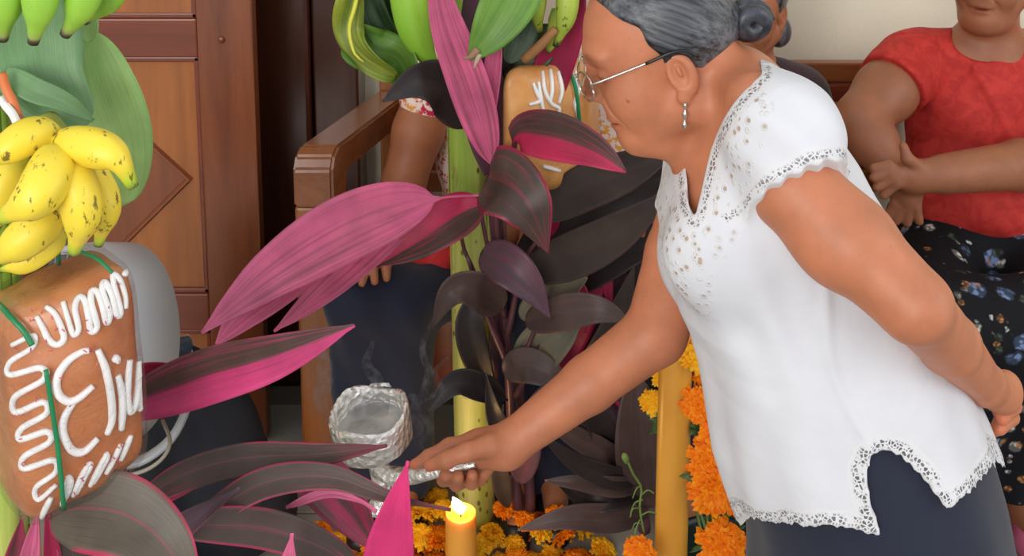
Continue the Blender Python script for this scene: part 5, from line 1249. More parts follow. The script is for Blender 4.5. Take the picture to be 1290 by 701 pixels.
letters = [z2([(196, 247), (180, 250), (150, 270), (127, 305), (128, 340), (150, 358), (175, 350), (205, 325)]), z2([(165, 356), (142, 395), (140, 430), (158, 465), (185, 468), (215, 440)]),
           z2([(215, 245), (232, 290), (243, 350), (245, 400), (235, 430)]), z2([(258, 302), (266, 340), (268, 380), (266, 420)]), z2([(248, 262), (252, 264), (256, 268), (252, 272)]),
           z2([(284, 268), (280, 310), (278, 350), (284, 380), (294, 370), (300, 330), (302, 272)]), z2([(302, 275), (301, 320), (303, 360), (306, 378)])]
icing('letter_stroke', bvh, letters, 0.0046, br)
sq = z2([(28, 235), (75, 214), (72, 240), (25, 272), (25, 300), (90, 285), (98, 310), (36, 348), (38, 382), (96, 360), (103, 385), (50, 418), (48, 442), (104, 425), (110, 448), (56, 480), (56, 506), (118, 488), (122, 515), (80, 548), (86, 574), (124, 542)])
top = z3([(163, 347), (190, 395), (215, 445), (250, 470), (283, 445), (268, 385), (240, 330), (205, 305)])
top2 = z3([(280, 282), (300, 350), (325, 425), (348, 400), (332, 310), (350, 262), (375, 275), (392, 350), (402, 410), (428, 388), (404, 290), (405, 236), (430, 240), (452, 300), (470, 372), (482, 330), (452, 235), (462, 196), (492, 250), (512, 338), (530, 325), (502, 205), (500, 162), (528, 185), (550, 255), (552, 310)])
rt = z3([(545, 170), (562, 122), (568, 170), (585, 230), (598, 300), (608, 350)])
bot = [z4(q) for q in ([(165, 572), (190, 510), (225, 440)], [(272, 470), (290, 410), (300, 350)], [(320, 432), (352, 360), (390, 292)], [(395, 388), (430, 320), (466, 252)], [(465, 334), (500, 268), (530, 206)], [(528, 275), (552, 220), (574, 168)],
                           [(290, 440), (310, 370), (296, 345)], [(335, 420), (375, 340), (398, 300), (388, 286)], [(410, 375), (450, 300), (470, 262), (462, 246)])]
icing('icing_squiggle', bvh, [sq, top, top2, rt] + bot, 0.0037, br)
spr = []
rs = random.Random(3)
for k in range(46):
    s = rs.choice([sq, top, top2, bot[2], bot[4], letters[0], letters[1]]); x, y = rs.choice(s); x += rs.uniform(-7, 7); y += rs.uniform(-7, 7)
    h = bvh.ray_cast(CAMP, ray(x, y).normalized())
    if h[0] is None: continue
    a = Vector((rs.uniform(-1, 1), rs.uniform(-0.3, 0.3), rs.uniform(-1, 1))).normalized() * 0.0022
    V_, F_, _ = tube_data([h[0] + h[1] * 0.005 - a, h[0] + h[1] * 0.005 + a], 0.0006, None, 6); spr.append((V_, F_))
V_, F_ = merge(*spr); mesh('sugar_sprinkles', V_, F_, simple('pink_sprinkle', (216, 70, 90), 0.4, 0.5, 0.6, 300), br)['kind'] = 'stuff'
mesh('plastic_wrap', V + nrmV * 0.0075, F, M_WRAP, br)
def flat_ribbon(name, pts, w_, parent, bv=None, lift=0.0085, mat=M_RIBBON):
    A = spline([(x, y, Y) for x, y, Y in pts], 26); C3 = []
    for x, y, Y in A:
        if bv is not None:
            h = bv.ray_cast(CAMP, ray(x, y).normalized()); C3.append(np.array(h[0] + h[1] * lift) if h[0] is not None else PA(x, y, Y))
        else: C3.append(PA(x, y, Y))
    C3 = np.array(C3); T = np.gradient(C3, axis=0); V, F = [], []
    for i in range(len(C3)):
        s = np.cross(T[i], C3[i] - np.array(CAMP)); s = s / np.linalg.norm(s) * w_ / 2; V += [C3[i] - s, C3[i] + s]
    F = [[2 * i, 2 * i + 1, 2 * i + 3, 2 * i + 2] for i in range(len(C3) - 1)]
    o = mesh(name, V, F, mat, parent); md = o.modifiers.new('thickness', 'SOLIDIFY'); md.thickness = 0.0006; return o
flat_ribbon('ribbon', [(60, 462, 1.1), (68, 510, 1.1), (74, 560, 1.1), (79, 634, 1.1)], 0.0052, br, bvh)
flat_ribbon('ribbon', [(0, 382, 1.09), (14, 396, 1.1), (32, 412, 1.1), (44, 432, 1.1)], 0.006, br, bvh)
flat_ribbon('ribbon', [(75, 296, 1.2), (100, 316, 1.18), (122, 326, 1.16), (142, 344, 1.15)], 0.004, br)
flat_ribbon('ribbon', [(75, 300, 1.2), (74, 318, 1.2), (74, 334, 1.22)], 0.0045, br)
wr = empty('paper_streamer', P(10, 100, 1.2), 'orange and white twisted wrapper tied on the left stalk above the ripe bananas', 'wrapper')
flat_ribbon('orange_strip', [(2, 92, 1.2), (8, 112, 1.19), (16, 128, 1.185), (22, 146, 1.18)], 0.010, wr, None, 0, simple('orange_paper', (206, 112, 62), 0.5))
flat_ribbon('white_strip', [(0, 122, 1.19), (8, 134, 1.18), (16, 144, 1.175), (22, 156, 1.17)], 0.009, wr, None, 0, simple('white_paper', (226, 224, 220), 0.5))
# far loaf
b2 = empty('iced_loaf', P(680, 236, 2.1), 'golden wrapped loaf with white icing lines tied on the tall stalk', 'bread')
V, F = loaf_data(P(630, 88, 2.06), P(742, 74, 2.14), P(742, 250, 2.14), P(630, 240, 2.06), P(688, 60, 2.24) - P(668, 70, 2.08))
mesh('crust', V, F, M_BREAD2, b2)
cen = V.mean(0); nv = (V - cen) / np.linalg.norm(V - cen, axis=1)[:, None]; bv2 = BVHTree.FromPolygons([tuple(q) for q in V], F)
z8 = lambda pts: [(560 + x / 2.92, y / 2.92) for x, y in pts]
icing('icing_squiggle', bv2, [z8(q) for q in ([(325, 305), (340, 345), (350, 370), (310, 385)], [(345, 300), (352, 350), (360, 400), (366, 430), (336, 452), (375, 455)], [(360, 262), (368, 330), (392, 380), (420, 400), (405, 440)], [(390, 255), (395, 330), (388, 375)], [(418, 262), (430, 330), (420, 380)], [(470, 270), (490, 330), (478, 380), (492, 440)], [(360, 610), (390, 618), (425, 628)])], 0.0042, b2)
mesh('plastic_wrap', V + nv * 0.006, F, M_WRAP, b2)
flat_ribbon('ribbon', [(708, 74, 2.1), (718, 95, 2.1), (724, 120, 2.1), (728, 160, 2.1)], 0.008, b2, bv2, 0.007)
# ---- round floor fan behind the loaf
M_FANG = simple('grey_fan_plastic', (170, 172, 176), 0.4, 0.45, 0.04, 10)
M_FAND = simple('dark_navy_plastic', (36, 42, 54), 0.4, 0.5, 0.1, 10)
FC = P(112, 434, 1.82); fax = nrm((-0.62, -0.70, 0.30))
fan = empty('floor_fan', (FC.x, FC.y, 0), 'round grey plastic floor fan standing behind the iced loaf', 'fan')
Rz = Vector(fax).to_track_quat('Z', 'Y').to_matrix()
R_ = 0.168
V, F = lathe_data([(R_ - 0.012, 0.05), (R_ - 0.004, 0.058), (R_ + 0.002, 0.052), (R_ + 0.006, 0.0), (R_ + 0.002, -0.07), (R_ - 0.02, -0.085), (R_ - 0.05, -0.092), (R_ - 0.055, -0.088), (R_ - 0.022, -0.078), (R_ - 0.008, -0.06), (R_ - 0.006, 0.0), (R_ - 0.012, 0.05)], 64, FC, Rz)
mesh('drum_rim', V, F, M_FANG, fan)
for k, rr in enumerate(np.linspace(0.03, R_ - 0.012, 9)):
    tube('grille_wire', [FC + Rz @ Vector((rr * math.cos(a), rr * math.sin(a), 0.055 + 0.02 * (1 - (rr / R_) ** 2))) for a in np.linspace(0, 2 * math.pi, 49)], 0.0015, M_FANG, fan, None, 5, 1, False)
for k in range(24):
    a = k * math.pi / 12; tube('grille_wire', [FC + Rz @ Vector((rr * math.cos(a), rr * math.sin(a), 0.053 + 0.02 * (1 - (rr / R_) ** 2))) for rr in (0.028, 0.07, 0.11, R_ - 0.01)], 0.0013, M_FANG, fan, None, 5)
V, F = lathe_data([(0.0005, 0.085), (0.02, 0.083), (0.03, 0.074), (0.03, 0.066)], 24, FC, Rz); mesh('badge', V, F, M_FAND, fan)
for k in range(3):
    V, F = [], []
    for i in range(9):
        rr = 0.02 + 0.115 * i / 8; wd = 0.35 + 0.5 * math.sin(i / 8 * 2.6)
        for j in range(7):
            a = k * 2.094 + (j / 6 - 0.5) * wd * 1.6; V.append(FC + Rz @ Vector((rr * math.cos(a), rr * math.sin(a), -0.01 + 0.035 * (j / 6 - 0.5))))
    F = [[i * 7 + j, i * 7 + j + 1, i * 7 + j + 8, i * 7 + j + 7] for i in range(8) for j in range(6)]
    mesh('blade', [tuple(q) for q in V], F, M_FAND, fan)
V, F = lathe_data([(0.0005, 0.02), (0.03, 0.015), (0.04, -0.02), (0.045, -0.08), (0.06, -0.10), (0.055, -0.13), (0.03, -0.145), (0.0005, -0.147)], 28, FC, Rz); mesh('motor_housing', V, F, M_FAND, fan)
kq = P(226, 437, 1.84); V, F = lathe_data([(0.0005, 0.014), (0.012, 0.013), (0.016, 0.008), (0.017, -0.016)], 20, kq, Rz); mesh('tilt_knob', V, F, simple('blue_black_knob', (40, 56, 78), 0.35), fan)
kq2 = FC * 2 - kq; V, F = lathe_data([(0.0005, 0.014), (0.012, 0.013), (0.016, 0.008), (0.017, -0.016)], 20, kq2, Rz); mesh('tilt_knob', V, F, bpy.data.materials['blue_black_knob'], fan)
# yoke and pedestal
tube('yoke', [kq + Vector((0.004, 0.02, 0)), kq + Vector((0.0, 0.06, -0.12)), FC + Vector((0.10, 0.08, -0.25)), FC + Vector((0, 0.06, -0.27)), kq2 + Vector((0.0, 0.06, -0.12)), kq2 + Vector((0, 0.02, 0))], 0.014, M_FANG, fan, 40, 10, 0.6)
tube('pedestal', [(FC.x + 0.02, FC.y + 0.05, 0.02), (FC.x + 0.02, FC.y + 0.055, 0.2), (FC.x + 0.01, FC.y + 0.06, FC.z - 0.25)], [0.035, 0.024, 0.022], M_FAND, fan, 12, 16)
V, F = lathe_data([(0.0005, 0.045), (0.04, 0.042), (0.12, 0.03), (0.17, 0.016), (0.175, 0.006), (0.17, 0.0), (0.0005, 0.0)], 40, (FC.x + 0.02, FC.y + 0.05, 0)); mesh('base', V, F, M_FAND, fan)
# dark carry bag slumped in front of the door
def bagf(p):
    s = SDF(); c0 = PA(250, 585, 2.1); s.ell((c0[0], 2.12, 0.2), (0.14, 0.1, 0.22)); s.cap((c0[0] - 0.1, 2.12, 0.1), (c0[0] + 0.1, 2.12, 0.1), 0.1, 0.1, 0.06); s.ell((c0[0] - 0.05, 2.12, 0.36), (0.07, 0.05, 0.1), 0.06)
    return np.maximum(s(p) + 0.004 * np.sin(p[:, 0] * 60 + p[:, 2] * 30), 0.001 - p[:, 2])
c0 = PA(250, 585, 2.1); V, F = sdf_mesh(bagf, (c0[0] - 0.26, 1.96, -0.01), (c0[0] + 0.26, 2.28, 0.52), 0.008)
tag(mesh('carry_bag', V, F, simple('black_bag_cloth', (30, 32, 40), 0.7, 0.3, 0.1, 20, 0.2, 40)), 'dark slumped cloth bag on the floor in front of the panelled door', 'bag')
tg = tube('power_cord', [P(112, 609, 1.7), P(150, 602, 1.72), P(185, 592, 1.72), P(207, 575, 1.73), P(214, 555, 1.76), P(205, 530, 1.84)], 0.0035, simple('beige_cord', (150, 142, 126), 0.5), None, 30, 8)
tag(tg, 'thin beige power cord hanging from the grey fan', 'cord')
# ---- candles
def wax(name, a, b, glow=0.0):
    t = NT(name); v = t.coord('Object', (1, 1, 0.25)); n = t.noise(v, 14, 4)
    t.set(t.ramp(n, [(0.3, lin(a)), (0.7, lin(b))]), 0.35, 0.5); t.b.inputs['Subsurface Weight'].default_value = 0.35; t.b.inputs['Subsurface Radius'].default_value = (0.03, 0.014, 0.004); t.b.inputs['Subsurface Scale'].default_value = 1.0
    t.bump(n, 0.08, 0.004); return t.m
M_WAX = wax('yellow_wax', (206, 140, 46), (224, 164, 66)); M_WAX2 = wax('amber_wax', (226, 150, 54), (240, 176, 78))
tc_y = 1.88; q = P(848.5, 560, tc_y); tz = P(850, 392, tc_y).z
tall = empty('tall_candle', (q.x, tc_y, 0), 'tall thick yellow wax candle standing beside the white blouse', 'candle')
rr = 20.5 * mpp(560, tc_y)
V, F = lathe_data([(0.0005, 0.0), (rr * 1.02, 0.0), (rr * 1.03, 0.02), (rr * 1.02, tz * 0.5), (rr, tz - 0.012), (rr * 0.96, tz - 0.003), (rr * 0.8, tz), (rr * 0.5, tz - 0.004), (0.0005, tz - 0.006)], 48, (q.x, tc_y, 0), None, lambda i, a: 0.004 * math.sin(3 * a + i)); mesh('wax_body', V, F, M_WAX, tall)
tube('wick', [(q.x, tc_y, tz - 0.008), (q.x + 0.001, tc_y, tz + 0.008), (q.x + 0.004, tc_y, tz + 0.014)], 0.0013, simple('wick_black', (30, 26, 24), 0.9), tall, 6, 6)
cy = 1.96; q = P(580.5, 646, cy); rr = 19.5 * mpp(646, cy); tz = q.z
lit = empty('lit_candle', (q.x, cy, 0), 'short burning amber candle with a bright flame below the hand', 'candle')
V, F = lathe_data([(0.0005, 0.0), (rr * 1.02, 0.0), (rr * 1.02, 0.02), (rr, tz - 0.01), (rr * 0.985, tz - 0.001), (rr * 0.93, tz), (rr * 0.84, tz - 0.004), (rr * 0.4, tz - 0.009), (0.0005, tz - 0.01)], 44, (q.x, cy, 0), None, lambda i, a: 0.006 * math.sin(2 * a + i)); mesh('wax_body', V, F, M_WAX2, lit)
tube('wick', [(q.x, cy, tz - 0.012), (q.x, cy, tz + 0.004), (q.x - 0.002, cy, tz + 0.009)], 0.0014, bpy.data.materials['wick_black'], lit, 6, 6)
t = NT('candle_flame'); em = t.n('ShaderNodeEmission'); em.inputs[0].default_value = (1.0, 0.72, 0.36, 1); em.inputs[1].default_value = 18; t.l(em.outputs[0], t.out.inputs[0])
V, F = lathe_data([(0.0003, -0.004), (0.007, -0.002), (0.0115, 0.004), (0.0122, 0.009), (0.0098, 0.016), (0.0052, 0.023), (0.0003, 0.030)], 20, (0, 0, 0)); 
V = [(x + q.x - 0.018 * max(0, z) / 0.032 * 0.9, y + cy, z + tz + 0.004) for x, y, z in V]; mesh('flame', V, F, t.m, lit)
pl_ = bpy.data.lights.new('candle_light', 'POINT'); pl_.energy = 1.2; pl_.color = (1.0, 0.62, 0.25); pl_.shadow_soft_size = 0.012
po_ = bpy.data.objects.new('candle_light', pl_); C.objects.link(po_); po_.location = (q.x - 0.006, cy, tz + 0.03)
# ---- foil-wrapped censer in the woman's hand
t = NT('crumpled_foil'); v = t.coord('Object'); vo = t.voro(v, 95); n = t.noise(v, 130, 4, 0.7); n3 = t.noise(v, 30, 3)
h_ = t.math('ADD', t.math('MULTIPLY', vo.outputs['Distance'], 0.8), t.math('ADD', t.math('MULTIPLY', n, 0.5), n3))
t.set(lin((242, 240, 236)), 0.22, 0.6, Metallic=0.82); t.bump(h_, 0.75, 0.006); M_FOIL = t.m
cen_t = P(464, 519, 1.53); CR = Matrix.Rotation(math.radians(-8), 3, 'Y') @ Matrix.Rotation(math.radians(4), 3, 'X')
cs = empty('incense_burner', cen_t - Vector((0, 0, 0.16)), 'foil wrapped incense burner smoking in the outstretched hand', 'incense burner')
rng = np.random.RandomState(5); ph = rng.uniform(0, 6.28, 20)
def wob(i, a): return 0.008 * math.sin(5 * a + ph[i % 20]) + 0.010 * math.sin(9 * a + ph[(i + 7) % 20]) + 0.008 * math.sin(17 * a + ph[(i + 3) % 20])
R0 = 49 * mpp(520, 1.53)
V, F = lathe_data([(0.0005, -0.034), (R0 * 0.6, -0.034), (R0 * 0.84, -0.03), (R0 * 0.9, -0.01), (R0 * 0.94, 0.002), (R0 * 1.0, 0.004), (R0 * 1.03, -0.004), (R0 * 1.03, -0.02), (R0 * 1.02, -0.04), (R0 * 1.01, -0.05), (R0 * 0.92, -0.055), (R0 * 0.6, -0.06), (R0 * 0.36, -0.066), (0.0165, -0.075), (0.0155, -0.10), (0.015, -0.13), (0.018, -0.15), (0.034, -0.16), (0.0005, -0.162)], 72, cen_t, CR, wob)
V = [(x, y, z + 0.006 * math.sin(3 * math.atan2(y - cen_t.y, x - cen_t.x) + 1) * (1 if z > cen_t.z - 0.012 else 0)) for x, y, z in V]
mesh('foil_bowl', V, F, M_FOIL, cs)
# crumpled flap standing at the back of the rim
fl_pts = []
for i in range(16):
    a = math.radians(60 + i * 8); bp_ = cen_t + CR @ Vector((R0 * 0.97 * math.cos(a), R0 * 0.97 * math.sin(a), 0)); hh = 0.006 + 0.006 * math.sin(i * 0.9) * math.sin(i / 15 * math.pi)
    for k in range(5): fl_pts.append(tuple(bp_ + Vector((0.003 * math.sin(i * 2 + k), 0.004 * math.sin(i * 1.3 + 2 * k), hh * k / 4))))
mesh('foil_flap', fl_pts, [[i * 5 + k, i * 5 + k + 1, i * 5 + k + 6, i * 5 + k + 5] for i in range(15) for k in range(4)], M_FOIL, cs)
V, F = lathe_data([(0.0005, -0.016), (R0 * 0.5, -0.018), (R0 * 0.92, -0.024)], 30, cen_t, CR, lambda i, a: 0.05 * math.sin(4 * a + i)); mesh('embers', V, F, simple('grey_ash', (176, 172, 168), 0.95, 0.1, 0.25, 40, 0.3, 120), cs)
tube('foil_handle', [P(476, 592, 1.53), P(495, 600, 1.51), P(520, 599, 1.495), P(550, 594, 1.476), P(580, 588, 1.468), P(598, 584, 1.464)], [0.012, 0.014, 0.013, 0.010, 0.008, 0.006], M_FOIL, cs, 26, 14)
t = NT('incense_smoke'); t.t.nodes.remove(t.b); vs = t.n('ShaderNodeVolumePrincipled'); vs.inputs['Color'].default_value = (0.9, 0.92, 0.95, 1); t.sock(vs.inputs['Density'], t.math('MULTIPLY', t.smooth(t.noise(t.coord('Object'), 55, 3, 0.6), 0.35, 0.65), 26.0)); vs.inputs['Anisotropy'].default_value = 0.2
t.l(vs.outputs[0], t.out.inputs['Volume'])
parts = []
def wisp(pts, rad):
    V, F, UV = tube_data([P(*q) for q in pts], rad, 40, 10); parts.append((V, F))
wisp([(520, 560, 1.53), (530, 540, 1.54), (518, 520, 1.55), (532, 500, 1.55), (540, 470, 1.56), (532, 440, 1.57), (545, 400, 1.58)], [0.004, 0.007, 0.006, 0.008, 0.006, 0.005, 0.002])
wisp([(505, 512, 1.53), (520, 500, 1.54), (528, 520, 1.55), (542, 540, 1.56), (530, 560, 1.56), (546, 575, 1.56)], [0.003, 0.006, 0.005, 0.006, 0.004, 0.002])
wisp([(470, 500, 1.55), (475, 480, 1.56), (462, 460, 1.56), (470, 430, 1.57)], [0.012, 0.010, 0.008, 0.003])
wisp([(535, 505, 1.56), (555, 490, 1.57), (548, 470, 1.57), (565, 450, 1.58)], [0.003, 0.006, 0.006, 0.002])
wisp([(440, 520, 1.53), (462, 512, 1.53), (490, 514, 1.53)], [0.012, 0.02, 0.012])
wisp([(415, 530, 1.55), (404, 505, 1.56), (410, 470, 1.57), (400, 430, 1.58)], [0.006, 0.014, 0.014, 0.006])
V, F = merge(*parts); tag(mesh('smoke', V, F, t.m), 'thin pale incense smoke curling up around the foil burner', 'smoke', None, 'stuff')
# ---- marigolds
def marigold_mesh(seed, R=1.0, n=84):
    r = random.Random(seed); V, F, col = [], [], []
    for i in range(n):
        f = i / (n - 1); an = i * 2.39996 + r.uniform(-0.2, 0.2); el = math.radians(8 + 78 * f + r.uniform(-9, 9)); ln = R * (1.0 - 0.42 * f) * r.uniform(0.9, 1.08); wd = R * r.uniform(0.26, 0.36)
        d = Vector((math.cos(an) * math.cos(el), math.sin(an) * math.cos(el), math.sin(el))); s = Vector((-math.sin(an), math.cos(an), 0)); nn = s.cross(d)
        o = len(V); cc = r.uniform(0.0, 1.0)
        for a, (t_, ww, dr) in enumerate(((0.12, 0.3, 0.0), (0.6, 0.85, 0.06), (0.88, 1.1, 0.0), (1.0, 0.9, -0.10))):
            for b in (-1, -0.33, 0.33, 1):
                ruf = 0.05 * R * math.sin(b * 5 + i) * (t_ > 0.7) + (0.06 * R * (abs(b) > 0.5) * (a > 1))
                p = d * (ln * t_ + (0.05 * R * math.cos(b * 7 + i) if a == 3 else 0)) + s * (b * wd * ww * 0.5) - nn * (dr * R) + nn * ruf
                V.append((p.x, p.y, p.z * 0.72 + 0.12 * R)); col.append((cc, t_, f))
        for a in range(3):
            for b in range(3): F.append([o + a * 4 + b, o + a * 4 + b + 1, o + a * 4 + b + 5, o + a * 4 + b + 4])
    return V, F, col
t = NT('marigold_petal'); at = t.n('ShaderNodeAttribute', attribute_name='Col'); sp = t.n('ShaderNodeSeparateColor'); t.l(at.outputs['Color'], sp.inputs[0]); oi = t.n('ShaderNodeObjectInfo')
c1 = t.ramp(sp.outputs[0], [(0.0, lin((255, 172, 10))), (1.0, lin((255, 204, 40)))]); c2 = t.ramp(sp.outputs[0], [(0.0, lin((250, 136, 8))), (1.0, lin((255, 150, 14)))])
pick = t.math('GREATER_THAN', oi.outputs['Random'], 0.75); colr = t.mix(pick, c1, c2)
t.set(colr, 0.6, 0.25); tl = t.n('ShaderNodeBsdfTranslucent'); t.l(colr, tl.inputs['Color']); mx = t.n('ShaderNodeMixShader'); mx.inputs[0].default_value = 0.25; t.l(t.b.outputs[0], mx.inputs[1]); t.l(tl.outputs[0], mx.inputs[2]); t.l(mx.outputs[0], t.out.inputs[0]); M_MARI = t.m
t2 = NT('marigold_petal_orange'); at = t2.n('ShaderNodeAttribute', attribute_name='Col'); sp = t2.n('ShaderNodeSeparateColor'); t2.l(at.outputs['Color'], sp.inputs[0])
c2 = t2.ramp(sp.outputs[0], [(0.0, lin((246, 118, 8))), (1.0, lin((255, 156, 16)))]); t2.set(c2, 0.6, 0.25); tl = t2.n('ShaderNodeBsdfTranslucent'); t2.l(c2, tl.inputs['Color']); mx = t2.n('ShaderNodeMixShader'); mx.inputs[0].default_value = 0.25; t2.l(t2.b.outputs[0], mx.inputs[1]); t2.l(tl.outputs[0], mx.inputs[2]); t2.l(mx.outputs[0], t2.out.inputs[0])
protos = []
for sd in range(4):
    V, F, col = marigold_mesh(sd + 1); protos.append(mesh('marigold', V, F, M_MARI if sd < 3 else t2.m, None, False, None, np.array(col), recentre=False))
protos2 = []
for sd in range(2):
    V, F, col = marigold_mesh(sd + 11, 1.0, 110); protos2.append(mesh('marigold', V, F, t2.m, None, False, None, np.array(col), recentre=False))
def floor_depth(px, py):
    d = ray(px, py); k = -CAM_H / d.z; return d.y * k
rs = random.Random(11); spots = []
def try_spot(px, py, zz, r):
    Y = floor_depth(px, py + zz * 560); p = P(px, py + zz * 560, Y); p.z = zz
    for q_, r_ in spots:
        if (q_ - p).length < (r_ + r) * 0.72: return
    if (Vector((p.x, p.y)) - Vector((sb.x, sb.y))).length < 0.05 + r * 0.5 or (Vector((p.x, p.y)) - Vector((lit.location.x, lit.location.y))).length < 0.035 + r * 0.6: return
    spots.append((p, r))
for layer, zz in ((0, 0.0), (1, 0.03), (2, 0.06)):
    for k in range(900):
        px, py = rs.uniform(395, 765), rs.uniform(600, 745)
        inside = (395 < px < 480 and py > 652 - (px - 400) * 0.3) or (480 <= px < 575 and py > 628) or (575 <= px < 700 and py > 632) or (700 <= px < 765 and py > 632 + (px - 700) * 0.8)
        if layer == 1 and (py < 640 or px > 735): inside = False
        if layer == 2 and not (510 < px < 700 and py < 690 and rs.random() < 0.4): inside = False
        if inside: try_spot(px, py, zz, rs.uniform(0.026, 0.036))
for p, r in spots:
    o = rs.choice(protos).copy(); C.objects.link(o); o.location = (p.x, p.y, p.z); o.scale = (r, r, r); o.rotation_euler = (rs.uniform(-0.35, 0.35) + 0.25 * (p.z > 0), rs.uniform(-0.35, 0.35), rs.uniform(0, 6.28))
    ix = 645 + 1400 * p.x / (p.y / ray(645, 660).y); low = p.y < 2.12
    zone = ('at the left end of the heap by the pink leaves' if ix < 470 else 'between the hot pink leaf and the burning candle' if ix < 558 else 'behind the burning candle at the foot of the stalk' if ix < 640 else 'right of the banana stalk in the heap' if ix < 705 else 'at the right end of the heap on the tiles')
    tag(o, ('upper ' if p.z > 0.02 else 'lower ') + ('nearer ' if low else 'farther ') + 'marigold head ' + zone, 'flower', 'marigold heads heaped around the banana stalk')
M_GREEN = simple('marigold_stem_green', (104, 128, 62), 0.5, 0.4, 0.2, 20); M_GREEN2 = simple('marigold_leaf_green', (62, 84, 40), 0.5, 0.4, 0.25, 20)
vb = Vector((P(905, 700, 1.9).x, 1.9, 0))
va = empty('flower_bucket', vb, 'dark plastic bucket holding the upright marigolds by the navy skirt', 'bucket')
V, F = lathe_data([(0.0005, 0.002), (0.07, 0.0), (0.074, 0.004), (0.09, 0.16), (0.096, 0.163), (0.096, 0.172), (0.088, 0.172), (0.086, 0.16), (0.07, 0.012), (0.0005, 0.01)], 40, vb); mesh('pail', V, F, simple('dark_green_plastic', (34, 50, 44), 0.4), va)
tube('bail_handle', [vb + Vector((0.096 * math.cos(a), -0.02 - 0.05 * math.sin(a), 0.165 - 0.02 * math.sin(a))) for a in np.linspace(0, math.pi, 14)], 0.0025, bpy.data.materials['silver_metal'], va, None, 6)
def leafblade(a, b, w_, mat, parent):
    a, b = Vector(a), Vector(b); d = b - a; s = d.cross(Vector((rs.uniform(-0.4, 0.4), -1, 0.3))).normalized() * w_; V, F = [], []
    for i in range(7):
        t_ = i / 6; c_ = a.lerp(b, t_) + Vector((0, -0.006, 0.012)) * math.sin(t_ * 3.14); k = math.sin(min(1, t_ * 1.05) * 3.14) ** 0.8 * (1 if i % 2 else 0.6)
        V += [tuple(c_ - s * k), tuple(c_ + Vector((0, 0.002, 0))), tuple(c_ + s * k)]
    for i in range(6):
        for j in (0, 1): F.append([i * 3 + j, i * 3 + j + 1, i * 3 + j + 4, i * 3 + j + 3])
    return mesh('leaf', V, F, mat, parent)
tall_spots = [(896, 614, 1.76, 33, 'large open orange marigold halfway up the upright bunch'), (908, 690, 1.76, 34, 'lowest large orange marigold in front of the navy skirt'), (903, 560, 1.80, 30, 'ruffled orange marigold tucked against the white blouse edge'),
              (888, 582, 1.78, 26, 'orange marigold half hidden between two larger blooms by the candle'), (922, 622, 1.80, 26, 'orange marigold pressed against the blouse below the ruffled one'), (880, 510, 1.84, 24, 'golden marigold beside the tall candle below the arm'),
              (876, 446, 1.86, 24, 'topmost golden marigold beside the tall candle under the elbow'), (892, 478, 1.88, 22, 'golden marigold behind the blouse front near the elbow'), (822, 508, 1.96, 17, 'small yellow marigold peeping out left of the tall candle'),
              (832, 474, 1.98, 15, 'smallest yellow marigold between forearm and tall candle'), (806, 697, 1.82, 22, 'orange marigold at the foot of the tall candle on its left')]
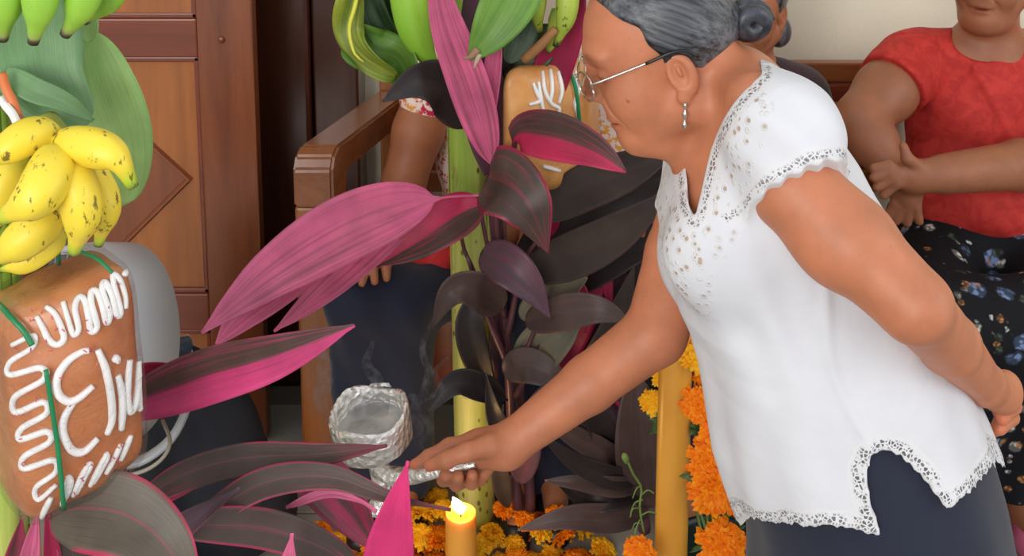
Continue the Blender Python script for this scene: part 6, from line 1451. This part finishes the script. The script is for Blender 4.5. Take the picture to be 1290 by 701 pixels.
for k, (px, py, Y, r, lab) in enumerate(tall_spots):
    p = P(px, py, Y); R_m = r * mpp(py, Y)
    e = empty('marigold', p, lab, 'flower', 'upright marigolds beside the tall candle')
    src = (protos2 if k < 6 or k == 10 else protos)[k % 2]; h = src.copy(); h.name = 'flower_head'; C.objects.link(h); h.parent = e; h.location = (0, 0, 0); h.scale = (R_m,) * 3
    h.rotation_euler = (math.radians(rs.uniform(48, 72)), math.radians(rs.uniform(-14, 14)), rs.uniform(-0.4, 0.2))
    gpt = vb + Vector((rs.uniform(-0.04, 0.04), rs.uniform(-0.04, 0.04), 0.06))
    if k == 10: gpt = Vector((p.x + 0.02, p.y + 0.05, 0.0))
    back = p + Vector((0, R_m * 0.15, -0.01)); mid = back.lerp(gpt, 0.45) + Vector((0, 0.05, 0.02))
    tube('stem', [back, mid, gpt], 0.0032, M_GREEN, e, 14, 6)
    V, F = lathe_data([(0.0005, -0.02), (0.006, -0.018), (0.0085, -0.008), (0.009, 0.002)], 10, (0, 0, 0), Matrix.Rotation(math.radians(58), 3, 'X')); mesh('calyx', [tuple(Vector(v_) + p) for v_ in V], F, M_GREEN, e)
    for j in range(7):
        t_ = rs.uniform(0.05, 0.6); s0 = back.lerp(mid, t_); leafblade(s0, s0 + Vector((rs.uniform(-0.055, 0.055), rs.uniform(-0.03, 0.03), rs.uniform(-0.03, 0.05))), rs.uniform(0.006, 0.011), M_GREEN2, e)
bud = empty('marigold_sprig', P(808, 690, 1.84), 'thin green marigold sprig with a closed bud left of the tall candle', 'plant')
for pts, rad in (([(812, 676, 1.84), (806, 640, 1.84), (808, 615, 1.84), (798, 598, 1.83), (790, 580, 1.83)], 0.0022), ([(806, 640, 1.84), (797, 642, 1.83), (794, 652, 1.83)], 0.0014), ([(807, 625, 1.84), (816, 618, 1.84), (824, 622, 1.83)], 0.0014), ([(807, 650, 1.84), (818, 645, 1.84), (826, 648, 1.84)], 0.0014), ([(806, 655, 1.84), (800, 672, 1.83), (803, 690, 1.83)], 0.0016), ([(808, 612, 1.84), (802, 616, 1.83), (797, 628, 1.83)], 0.0013), ([(808, 660, 1.84), (800, 660, 1.84), (796, 670, 1.84)], 0.0013), ([(810, 630, 1.84), (800, 634, 1.84), (795, 645, 1.84)], 0.0013)):
    px_tube('stalklet', pts, rad, M_GREEN, bud, 12, 6)
bq = P(788, 578, 1.83); V, F = lathe_data([(0.0005, -0.012), (0.004, -0.009), (0.0065, 0.0), (0.0055, 0.007), (0.002, 0.011), (0.0003, 0.012)], 14, bq, Matrix.Rotation(math.radians(-20), 3, 'Y')); mesh('bud', V, F, M_GREEN, bud)
px_tube('stalklet', [(812, 676, 1.84), (815, 720, 1.85), (818, 760, 1.86)], 0.0022, M_GREEN, bud, 8, 6)
for o in protos + protos2: bpy.data.objects.remove(o)
